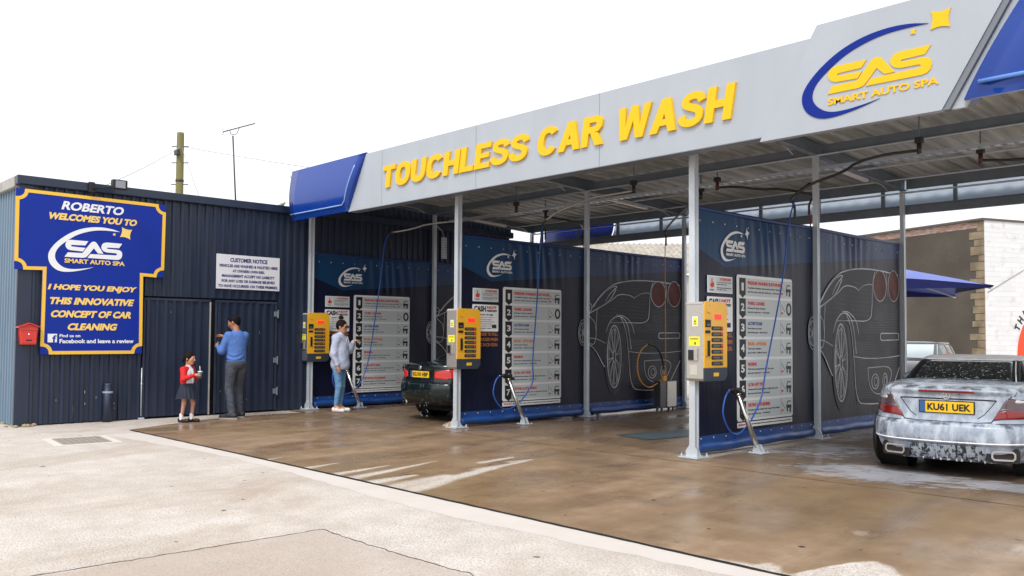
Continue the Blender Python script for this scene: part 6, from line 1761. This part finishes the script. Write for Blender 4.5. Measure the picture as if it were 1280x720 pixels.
for face in ('left', 'right'):
    for pp_ in ([(2.02, 1.02), (2.78, 1.02), (2.30, 1.34), (2.02, 1.36)], [(1.18, 1.02), (1.93, 1.02), (1.93, 1.36), (1.18, 1.36)], [(.45, 1.06), (1.08, 1.02), (1.08, 1.36), (.62, 1.33)]):
        PH.patch(MB(), pp_, face, .006, 6, 6).build('side_window', gm, pg)
    continue
    PH.patch(mb, [(2.02, 1.02), (2.78, 1.02), (2.30, 1.34), (2.02, 1.36)], face, .006, 6, 6); PH.patch(mb, [(1.18, 1.02), (1.93, 1.02), (1.93, 1.36), (1.18, 1.36)], face, .006, 6, 6); PH.patch(mb, [(.45, 1.06), (1.08, 1.02), (1.08, 1.36), (.62, 1.33)], face, .006, 6, 6)
    mb.build('side_windows', gm, pg)
for sg in (-1, 1):
    PB.patch(MB(), [(sg*.50, .66), (sg*.52, .76), (sg*.80, .86), (sg*.835, .80), (sg*.80, .68)], 'front', .010, 10, 6).build('headlight', M['lamp_clear'], pg)
    MB().ball((sg*.95, 2.80, 1.02), (.11, .06, .075), 12, 8).build('wing_mirror', M['paint_plum'], pg)
PB.patch(MB(), [(-.38, .36), (.38, .36), (.44, .60), (-.44, .60)], 'front', .006, 12, 5).build('grille', M['black'], pg)
for q in ([(-.5, 1.005), (.0, 1.03)], [(.1, 1.005), (.6, 1.03)]): PH.line(MB(), q, .018, 'front', .014).build('wiper', M['black'], pg)

# ------------------------------------------------------------------ people
def rot(v, a):   # about z
    c_, s_ = math.cos(a), math.sin(a); return (v[0]*c_-v[1]*s_, v[0]*s_+v[1]*c_, v[2])
def hand(wr, d, n, sz=1.0, curl=.6, side=1):
    """wr wrist, d direction of the hand, n palm normal; returns prims"""
    wr = Vector(wr); d = Vector(d).normalized(); n = Vector(n); n = (n-d*n.dot(d)).normalized(); s_ = d.cross(n)*side
    out = [('c', tuple(wr), tuple(wr+d*.045*sz), .024*sz, .030*sz, .012)]
    for k_, off_ in enumerate((-.010, .010)): out.append(('c', tuple(wr+d*.03*sz+s_*off_*sz), tuple(wr+d*.085*sz+s_*off_*2.2*sz), .017*sz, .015*sz, .010))
    L_ = (.072, .080, .074, .058)
    for i in range(4):
        b0 = wr+d*.085*sz+s_*(-.030+.020*i)*sz
        a1 = curl*.6; a2 = curl*1.6
        m1 = b0+(d*math.cos(a1)+n*math.sin(a1))*L_[i]*.55*sz
        m2 = m1+(d*math.cos(a2)+n*math.sin(a2))*L_[i]*.50*sz
        out.append(('c', tuple(b0), tuple(m1), .0095*sz, .0088*sz, .004)); out.append(('c', tuple(m1), tuple(m2), .0088*sz, .0075*sz, .003))
    t0 = wr+d*.030*sz-s_*.022*sz; t1 = t0+(d*.55-s_*.75+n*.35).normalized()*.040*sz; t2 = t1+(d*.8-s_*.15+n*.5).normalized()*.034*sz
    out.append(('c', tuple(t0), tuple(t1), .014*sz, .0105*sz, .006)); out.append(('c', tuple(t1), tuple(t2), .0105*sz, .009*sz, .004))
    return out
def head_prims(c, r, yaw, pitch=0):
    """c head centre, r head radius unit (.1 for adults)"""
    Rm = Matrix.Rotation(yaw, 3, 'Z') @ Matrix.Rotation(pitch, 3, 'X')
    Q = [[Rm[i][j] for j in range(3)] for i in range(3)]
    def W(x, y, z): return tuple(Vector(c)+Rm @ Vector((x*r, y*r, z*r)))
    P = [('e', W(0, -.10, .20), (.78*r, .95*r, .92*r), Q, .02), ('e', W(0, .18, -.45), (.58*r, .66*r, .68*r), Q, .03),
         ('e', W(0, .52, -.92), (.26*r, .22*r, .20*r), Q, .03),
         ('c', W(0, .84, .0), W(0, 1.02, -.28), .09*r, .145*r, .02), ('c', W(-.30, .70, .16), W(.30, .70, .16), .16*r, .16*r, .02),
         ('c', W(-.16, .80, -.58), W(.16, .80, -.58), .075*r, .075*r, .01), ('e', W(-.36, .62, -.20), (.22*r, .2*r, .2*r), Q, .02), ('e', W(.36, .62, -.20), (.22*r, .2*r, .2*r), Q, .02),
         ('e', W(-.80, -.02, -.08), (.09*r, .20*r, .28*r), Q, .006), ('e', W(.80, -.02, -.08), (.09*r, .20*r, .28*r), Q, .006)]
    return P, W, Rm, Q
def eyes(par, W, r):
    for sx in (-1, 1):
        e = MB().ball(W(sx*.33, .80, -.0), .085*r, 10, 6).build('eye', M['white'], par)
        MB().ball(W(sx*.33, .895, -.0), .06*r, 8, 5).build('pupil', M['ink_black'], e)
    MB().ball(W(0, .875, -.58), (.22*r, .06*r, .05*r), 10, 6).build('lips', mat('lips', (.42, .14, .11), .5), par)
def limb(a, b2, r1, r2, k=.02): return ('c', tuple(a), tuple(b2), r1, r2, k)

def make_body(t, J, H, m, hp):
    s_ = H/1.78
    P = []
    P += [('e', J['chest'], (.155*s_, .105*s_, .17*s_), None, .05), ('e', J['belly'], (.135*s_, .095*s_, .15*s_), None, .05), ('e', J['hips'], (.155*s_, .11*s_, .12*s_), None, .05)]
    P += [limb(J['neck0'], J['neck1'], .058*s_, .052*s_, .03), limb(J['shL'], J['shR'], .062*s_, .062*s_, .05)]
    for q in 'LR':
        P += [limb(J['sh'+q], J['el'+q], .050*s_, .040*s_), limb(J['el'+q], J['wr'+q], .040*s_, .025*s_)]
        P += [limb(J['hip'+q], J['kn'+q], .085*s_, .055*s_, .04), limb(J['kn'+q], J['an'+q], .054*s_, .036*s_), limb(J['an'+q], J['toe'+q], .036*s_, .028*s_)]
    P += hp
    return sdf_obj('body', m, t, P, .02, .0075)

# man in blue sweatshirt
t = thing('person', 'man in blue sweatshirt and grey jeans standing with his back turned at the door', 'person', (-14.74, 7.17, .008), R(97)); t.scale = (1.025,)*3
hc = (-.01, .065, 1.665)
hp, W, Rm, Q = head_prims(hc, .108, R(38), R(-14))
J = dict(chest=(0, .0, 1.34), belly=(0, .0, 1.13), hips=(0, -.01, .97), neck0=(0, -.005, 1.48), neck1=(-.005, .035, 1.60), shL=(-.165, .0, 1.435), shR=(.165, .0, 1.435),
         elL=(-.245, .07, 1.17), wrL=(-.19, .29, 1.245), elR=(.215, .16, 1.20), wrR=(-.04, .31, 1.40),
         hipL=(-.095, -.01, .92), hipR=(.095, -.01, .92), knL=(-.11, .03, .51), knR=(.12, .10, .51), anL=(-.12, -.09, .085), anR=(.14, .07, .085), toeL=(-.22, .05, .045), toeR=(.08, .22, .045))
hp = hp+hand(J['wrL'], (.25, .95, .25), (1, .1, -.2), 1.0, .75, 1)+hand(J['wrR'], (-.35, .75, .45), (-.3, .2, -1), 1.0, .9, -1)
bd = make_body(t, J, 1.8, M['skin_m'], hp); eyes(bd, W, .108)
sdf_obj('hair', M['hair_black'], t, [('e', W(0, -.17, .32), (.86*.108, .95*.108, .90*.108), Q, .01), ('e', W(0, -.55, -.10), (.66*.108, .42*.108, .62*.108), Q, .02), ('c', W(-.35, .48, .86), W(.35, .48, .86), .26*.108, .26*.108, .03)], .02, .007,
        cuts=[(*(Rm @ Vector((0, .72, -.69))), float((Rm @ Vector((0, .72, -.69))).dot(Vector(hc))+.052))])
def wr_sw(P):
    z = P[:, 2]; P = P.copy(); a = np.arctan2(P[:, 1], P[:, 0])
    w = np.clip((1.15-z)/.15, 0, 1)*np.clip((z-.96)/.05, 0, 1)
    P[:, 0] += .010*w*np.sin(z*70+3*np.sin(a*2)); P[:, 1] += .010*w*np.sin(z*70+3*np.sin(a*2)); return P
sw = [('e', (0, -.005, 1.31), (.185, .13, .19), None, .05), ('e', (0, -.005, 1.13), (.175, .135, .19), None, .06), ('e', (0, -.005, 1.03), (.17, .128, .10), None, .05), limb((-.135, -.005, 1.415), (.135, -.005, 1.415), .078, .078, .06), limb((0, -.01, 1.455), (0, .01, 1.525), .088, .062, .05),
      limb(J['shL'], J['elL'], .070, .064, .03), limb(J['elL'], (-.193, .262, 1.238), .062, .040, .03), limb(J['shR'], J['elR'], .070, .062, .03), limb(J['elR'], (-.02, .30, 1.385), .062, .040, .03)]
sdf_obj('sweatshirt', M['sweat_blue'], t, sw, .03, .008, cuts=[(0, 0, -1, -.985), (0, -.25, 1, 1.53)], warp=wr_sw)
sdf_obj('sweatshirt_hem', M['sweat_blue'], t, [('e', (0, -.008, 1.0), (.178, .135, .075), None, .02)], .01, .008, cuts=[(0, 0, -1, -.955), (0, 0, 1, 1.01)])
def jw(P):
    P = P.copy(); z = P[:, 2]; w = .15+np.clip((.36-z)/.16, 0, 1.0)+.5*np.exp(-((z-.52)/.07)**2); P[:, 0] += .0045*w*np.sin(z*62+P[:, 1]*35+3*np.sin(z*17)); P[:, 1] += .006*w*np.sin(z*51+P[:, 0]*38+2*np.sin(z*23)); return P
sdf_obj('jeans', M['jean_grey'], t, [('e', (0, -.02, .95), (.172, .13, .12), None, .04), limb(J['hipL'], J['knL'], .104, .070, .03), limb(J['knL'], (-.12, -.08, .10), .072, .058, .02), limb(J['hipR'], J['knR'], .104, .070, .03), limb(J['knR'], (.14, .07, .10), .072, .058, .02)], .03, .008, cuts=[(0, 0, 1, 1.02), (0, 0, -1, -.045)], warp=jw)
for q in 'LR':
    a = Vector(J['an'+q]); b2 = Vector(J['toe'+q]); d = (b2-a); d.z = 0; d.normalize()
    h_ = a-d*.045
    sdf_obj('shoe', M['shoe_dark'], t, [limb((h_.x, h_.y, .06), (h_.x+d.x*.10, h_.y+d.y*.10, .065), .048, .050, .03), limb((h_.x, h_.y, .05), (h_.x+d.x*.235, h_.y+d.y*.235, .042), .045, .040, .03)], .03, .007, cuts=[(0, 0, -1, -.022)])
    s2 = MB(); pr = [(Vector((h_.x, h_.y, 0))+d*u+Vector((-d.y, d.x, 0))*v) for u, v in [(-.05, -.03), (-.05, .03), (.0, .045), (.12, .045), (.20, .05), (.265, .03), (.28, 0), (.265, -.03), (.20, -.05), (.12, -.045), (.0, -.045)]]
    s2.prism([(p.x, p.y) for p in pr], lambda u, v, dd: (u, v, dd), .0, .024); s2.build('shoe_sole', M['trim_pale'], t)
MB().beam((-.155, .375, 1.27), (-.13, .44, 1.255), .012, .012).build('key', M['chrome'], t)

# woman in hoodie
t = thing('person', 'woman in lilac hoodie and blue jeans with hair bun and dark glasses', 'person', (-14.62, 9.24, .016), R(-62)); t.scale = (1.04,)*3
hc = (0, .045, 1.585)
hp, W, Rm, Q = head_prims(hc, .106, R(0), R(-6))
J = dict(chest=(0, .0, 1.27), belly=(0, .0, 1.07), hips=(0, -.01, .93), neck0=(0, -.005, 1.41), neck1=(0, .025, 1.52), shL=(-.145, .0, 1.365), shR=(.145, .0, 1.365),
         elL=(-.20, .10, 1.14), wrL=(-.16, .205, 1.31), elR=(.20, -.02, 1.08), wrR=(.19, .06, .85),
         hipL=(-.085, -.01, .88), hipR=(.085, -.01, .88), knL=(-.07, .01, .47), knR=(.075, .03, .47), anL=(-.075, -.02, .085), anR=(.085, -.02, .085), toeL=(-.095, .13, .035), toeR=(.105, .13, .035))
hp = hp+hand(J['wrL'], (.1, .9, .25), (.2, .1, -1), .92, .9, 1)+hand(J['wrR'], (-.05, .25, -1), (-1, .1, 0), .92, .6, 1)
bd = make_body(t, J, 1.68, M['skin_f'], hp); eyes(bd, W, .106)
sdf_obj('hair', M['hair_brown'], t, [('e', W(0, -.19, .28), (.90*.106, 1.0*.106, .92*.106), Q, .01), ('e', W(0, -.62, -.10), (.62*.106, .45*.106, .6*.106), Q, .03), ('e', W(0, -.45, 1.50), (.42*.106, .42*.106, .42*.106), Q, .015), ('c', W(0, -.35, 1.0), W(0, -.42, 1.3), .2*.106, .22*.106, .02)], .02, .007,
        cuts=[(*(Rm @ Vector((0, .75, -.66))), float((Rm @ Vector((0, .75, -.66))).dot(Vector(hc))+.048))])
MB().tube([W(.26*math.cos(a)*1.0, -.38+.26*math.sin(a), 1.20) for a in [2*PI*i/14 for i in range(14)]], .010, 6, closed=True).build('hair_band', M['pink'], t)
g_ = MB()
for sx in (-1, 1):
    g_.ball(W(sx*.36, .93, .02), (.034, .014, .024), 12, 8); g_.tube([W(sx*.70, .85, .06), W(sx*.88, .3, .08), W(sx*.86, -.05, .05)], .004, 5)
g_.tube([W(-.12, .99, .04), W(.12, .99, .04)], .004, 5); g_.build('sunglasses', M['lens_dark'], t)
def wh(P):
    P = P.copy(); z = P[:, 2]; w = .22; P[:, 0] += .009*w*np.sin(z*38+P[:, 1]*18+6*P[:, 0]); P[:, 1] += .012*w*np.sin(z*31+P[:, 0]*22); return P
hs = [('e', (0, .0, 1.23), (.17, .135, .22), None, .06), ('e', (0, .01, 1.04), (.185, .158, .24), None, .07), ('e', (0, .012, .87), (.19, .170, .16), None, .06), limb((-.115, -.005, 1.35), (.115, -.005, 1.35), .075, .075, .06), limb((0, -.02, 1.38), (0, .0, 1.455), .095, .068, .05),
      ('e', (0, -.10, 1.37), (.11, .055, .075), None, .04),
      limb(J['shL'], J['elL'], .068, .066, .04), limb(J['elL'], (-.165, .19, 1.29), .062, .044, .03), limb(J['shR'], J['elR'], .068, .068, .04), limb(J['elR'], (.192, .055, .885), .066, .046, .04)]
sdf_obj('hoodie', M['hood'], t, hs, .03, .008, cuts=[(0, 0, -1, -.785), (0, -.3, 1, 1.475)], warp=wh)
MB().tube([(-.03, .135, 1.40), (-.035, .165, 1.30), (-.03, .175, 1.20)], .004, 5).tube([(.03, .135, 1.40), (.035, .165, 1.30), (.03, .175, 1.22)], .004, 5).build('drawstrings', M['white'], t)
def jw2(P):
    P = P.copy(); z = P[:, 2]; P[:, 1] += .0018*np.sin(z*60+P[:, 0]*40+3*np.sin(z*19)); return P
sdf_obj('jeans', M['jean_blue'], t, [('e', (0, -.01, .90), (.155, .125, .12), None, .04), limb(J['hipL'], J['knL'], .098, .060, .03), limb(J['knL'], (-.075, -.02, .14), .062, .042, .02), limb(J['hipR'], J['knR'], .098, .060, .03), limb(J['knR'], (.085, -.02, .14), .062, .042, .02)], .03, .008, cuts=[(0, 0, -1, -.13)], warp=jw2)
for q in 'LR':
    a = Vector(J['an'+q]); b2 = Vector(J['toe'+q]); d = (b2-a); d.z = 0; d.normalize(); h_ = a-d*.04
    sdf_obj('shoe', M['shoe_white'], t, [limb((h_.x, h_.y, .055), (h_.x+d.x*.07, h_.y+d.y*.07, .055), .040, .040, .03), limb((h_.x, h_.y, .036), (h_.x+d.x*.205, h_.y+d.y*.205, .036), .040, .036, .03)], .03, .006, cuts=[(0, 0, -1, -.002)])
t2 = thing('remote_control', 'small dark key fob held out by the woman in the hoodie', 'remote', (0, 0, 0))
wv_ = Vector(rot((-.145, .295, 1.335), R(-62)))*1.04+Vector((-14.62, 9.24, .016))
t2.location = wv_; t2.rotation_euler = (0, 0, R(-62))
MB().bbox(-.014, .014, -.01, .07, -.008, .010, .005).build('casing', M['black'], t2); MB().lathe([(0, 0), (.005, 0), (.005, .003), (0, .003)], (0, .04, .010), 'z', 10).build('button', M['trim_pale'], t2)

# girl with drink
t = thing('person', 'small girl in a red cardigan and navy skirt holding a paper cup with a straw', 'person', (-14.58, 6.22, .008), R(-57)); t.scale = (1.03,)*3
hc = (0, .035, 1.05)
hp, W, Rm, Q = head_prims(hc, .092, R(4), R(-4))
J = dict(chest=(0, .0, .80), belly=(0, .01, .69), hips=(0, .0, .60), neck0=(0, .0, .90), neck1=(0, .018, .99), shL=(-.115, .0, .875), shR=(.115, .0, .875),
         elL=(-.15, .05, .715), wrL=(-.05, .185, .775), elR=(.16, .04, .715), wrR=(.05, .18, .78),
         hipL=(-.058, .0, .56), hipR=(.058, .0, .56), knL=(-.062, .075, .31), knR=(.06, -.015, .31), anL=(-.062, .05, .07), anR=(.062, -.055, .07), toeL=(-.068, .155, .03), toeR=(.068, .055, .03))
hp = hp+hand(J['wrL'], (.35, .95, .05), (1, -.1, 0), .72, .9, -1)+hand(J['wrR'], (-.35, .95, .05), (-1, -.1, 0), .72, .9, 1)
bd = make_body(t, J, 1.12, M['skin_f'], hp); eyes(bd, W, .092)
sdf_obj('hair', M['hair_brown'], t, [('e', W(0, -.17, .28), (.88*.092, 1.0*.092, .92*.092), Q, .01), ('e', W(0, -.62, -.05), (.60*.092, .45*.092, .6*.092), Q, .03), ('c', W(0, -1.05, .05), W(0, -1.28, -.75), .26*.092, .12*.092, .02), ('c', W(.68, .1, .2), W(.72, .0, -.5), .16*.092, .10*.092, .02)], .02, .006,
        cuts=[(*(Rm @ Vector((0, .80, -.60))), float((Rm @ Vector((0, .80, -.60))).dot(Vector(hc))+.050))])
sdf_obj('hair_bow', M['pink'], t, [('e', W(-.18, -1.05, .05), (.024, .012, .022)), ('e', W(.18, -1.05, .05), (.024, .012, .022)), ('e', W(0, -1.08, .05), (.010, .012, .012))], .006, .005)
cg = [('e', (0, -.004, .80), (.135, .095, .13), None, .04), ('e', (0, -.004, .68), (.128, .098, .12), None, .04), limb((-.105, -.004, .87), (.105, -.004, .87), .052, .052, .04),
      limb(J['shL'], J['elL'], .048, .044, .02), limb(J['elL'], (-.065, .16, .768), .044, .030, .02), limb(J['shR'], J['elR'], .048, .044, .02), limb(J['elR'], (.07, .155, .772), .044, .030, .02)]
sdf_obj('shirt', M['shirt'], t, [('e', (0, .006, .80), (.126, .090, .13), None, .04), ('e', (0, .006, .68), (.120, .094, .12), None, .04), limb((0, .0, .87), (0, .010, .935), .060, .046, .02)], .03, .006, cuts=[(0, -.3, 1, .925), (0, 0, -1, -.60)])
sdf_obj('cardigan', M['cardigan'], t, cg, .025, .006, cuts=[(0, 0, -1, -.585), (0, -.35, 1, .915), (-.0, 1, .0, .0) if False else (0, 0, 0, 1), ])
# the open front: shirt strip showing in front of the cardigan
sdf_obj('shirt_front', M['shirt'], t, [('e', (.0, .03, .79), (.032, .080, .12), None, .02), ('e', (.0, .03, .68), (.034, .084, .09), None, .02)], .02, .006, cuts=[(0, 0, -1, -.60)])
mb = MB(); rows = []
for j in range(9):
    f_ = j/8; z = lerp(.655, .385, f_); row = []
    for i in range(96):
        a = 2*PI*i/96; pl_ = 1+.055*f_*math.sin(a*16+.4*math.sin(a*3)); r_x = lerp(.112, .178, f_**.8)*pl_; r_y = lerp(.090, .172, f_**.8)*pl_
        row.append((r_x*math.cos(a), r_y*math.sin(a)+.0, z+.012*math.sin(a*2+1)*f_))
    rows.append(row)
V = [p for r_ in rows for p in r_]
mb.add(V, [(j*96+i, j*96+(i+1) % 96, (j+1)*96+(i+1) % 96, (j+1)*96+i) for j in range(8) for i in range(96)], True)
mb.add([(p[0]*.97, p[1]*.97, p[2]) for p in V], [(j*96+(i+1) % 96, j*96+i, (j+1)*96+i, (j+1)*96+(i+1) % 96) for j in range(8) for i in range(96)], True)
mb.build('skirt', M['skirt'], t)
for q in 'LR':
    a = Vector(J['an'+q]); b2 = Vector(J['toe'+q]); d = (b2-a); d.z = 0; d.normalize(); h_ = a-d*.025
    sdf_obj('sock', M['shirt'], t, [limb((a.x, a.y, .05), (a.x, a.y, .125), .034, .032, .01)], .01, .006)
    sdf_obj('shoe', M['shoe_black'], t, [limb((h_.x, h_.y, .03), (h_.x+d.x*.14, h_.y+d.y*.14, .028), .035, .033, .02), limb((h_.x, h_.y, .04), (h_.x+.0, h_.y, .05), .034, .032, .02), limb((a.x-.03, a.y+.04, .055), (a.x+.03, a.y+.04, .055), .008, .008, .006)], .02, .006, cuts=[(0, 0, -1, -.003)])
loc = Vector(rot((0, .235, .72), R(-57)))*1.03+Vector((-14.58, 6.22, .008))
t2 = thing('paper_cup', 'paper drink cup with a pale lid and straw held by the girl', 'cup', loc, R(-57))
MB().lathe([(0, 0), (.028, 0), (.038, .11), (0, .11)], (0, 0, 0), 'z', 20).build('cup', M['cup_dark'], t2)
MB().lathe([(.036, .108), (.041, .11), (.041, .118), (.030, .126), (0, .127)], (0, 0, 0), 'z', 20).build('lid', M['shirt'], t2)
MB().tube([(0, .0, .10), (.0, -.008, .21)], .0055, 8).build('straw', M['white'], t2)

# ------------------------------------------------------------------ camera, light, sky
cam = bpy.data.cameras.new('camera'); co = bpy.data.objects.new('camera', cam); link(co)
f_px, pitch, roll, yaw, py0 = 1093.3185, .0386, .0063, .8135, 377.8614
cam.sensor_width = 36; cam.lens = f_px/1280*36; cam.shift_y = (py0-360)/1280
s_, c_ = math.sin(yaw), math.cos(yaw)
right = Vector((c_, s_, 0)); fwd = Vector((-s_, c_, 0)); up = Vector((0, 0, 1))
f2 = fwd*math.cos(pitch)+up*math.sin(pitch); u2 = up*math.cos(pitch)-fwd*math.sin(pitch)
r3 = right*math.cos(roll)+u2*math.sin(roll); u3 = u2*math.cos(roll)-right*math.sin(roll)
Mx = Matrix((( r3.x, u3.x, -f2.x, 0), (r3.y, u3.y, -f2.y, 0), (r3.z, u3.z, -f2.z, 1.5), (0, 0, 0, 1)))
co.matrix_world = Mx
cam.clip_start = .05; cam.clip_end = 1500
scene.camera = co

EL, AZ = 52, 150     # overcast: broad soft sun from behind the camera's left shoulder
w = bpy.data.worlds.new('World'); scene.world = w; w.use_nodes = True
nt = w.node_tree; N = nt.nodes; L = nt.links
bg = N['Background']
sky = N.new('ShaderNodeTexSky'); sky.sky_type = 'NISHITA'; sky.sun_disc = False
sky.sun_elevation = R(EL); sky.air_density = 1.5; sky.dust_density = 6; sky.ozone_density = 1
hsv = N.new('ShaderNodeHueSaturation'); hsv.inputs['Saturation'].default_value = .12; L.new(sky.outputs[0], hsv.inputs['Color'])
mx = N.new('ShaderNodeMix'); mx.data_type = 'RGBA'; mx.inputs['Factor'].default_value = .62
L.new(hsv.outputs[0], mx.inputs['A']); mx.inputs['B'].default_value = (12.2, 12.5, 13.0, 1)
L.new(mx.outputs['Result'], bg.inputs['Color']); bg.inputs['Strength'].default_value = .11
sd = bpy.data.lights.new('sun', 'SUN'); so = bpy.data.objects.new('sun', sd); link(so)
sd.energy = 1.3; sd.angle = R(14); sd.color = (1, .965, .92)
# direction towards the sun
az = R(-62)   # azimuth in the xy plane, measured from +x
dv = Vector((math.cos(az)*math.cos(R(EL)), math.sin(az)*math.cos(R(EL)), math.sin(R(EL))))
so.rotation_euler = dv.to_track_quat('Z', 'Y').to_euler()
so.location = (0, 0, 30)
sky.sun_rotation = math.atan2(dv.x, dv.y)
vs_ = scene.view_settings
vs_.view_transform = 'Standard'; vs_.look = 'None'; vs_.gamma = 1; vs_.exposure = 0.32; vs_.use_curve_mapping = False
scene.render.engine = 'CYCLES'
scene.cycles.use_denoising = True
scene.cycles.max_bounces = 8; scene.cycles.transparent_max_bounces = 8
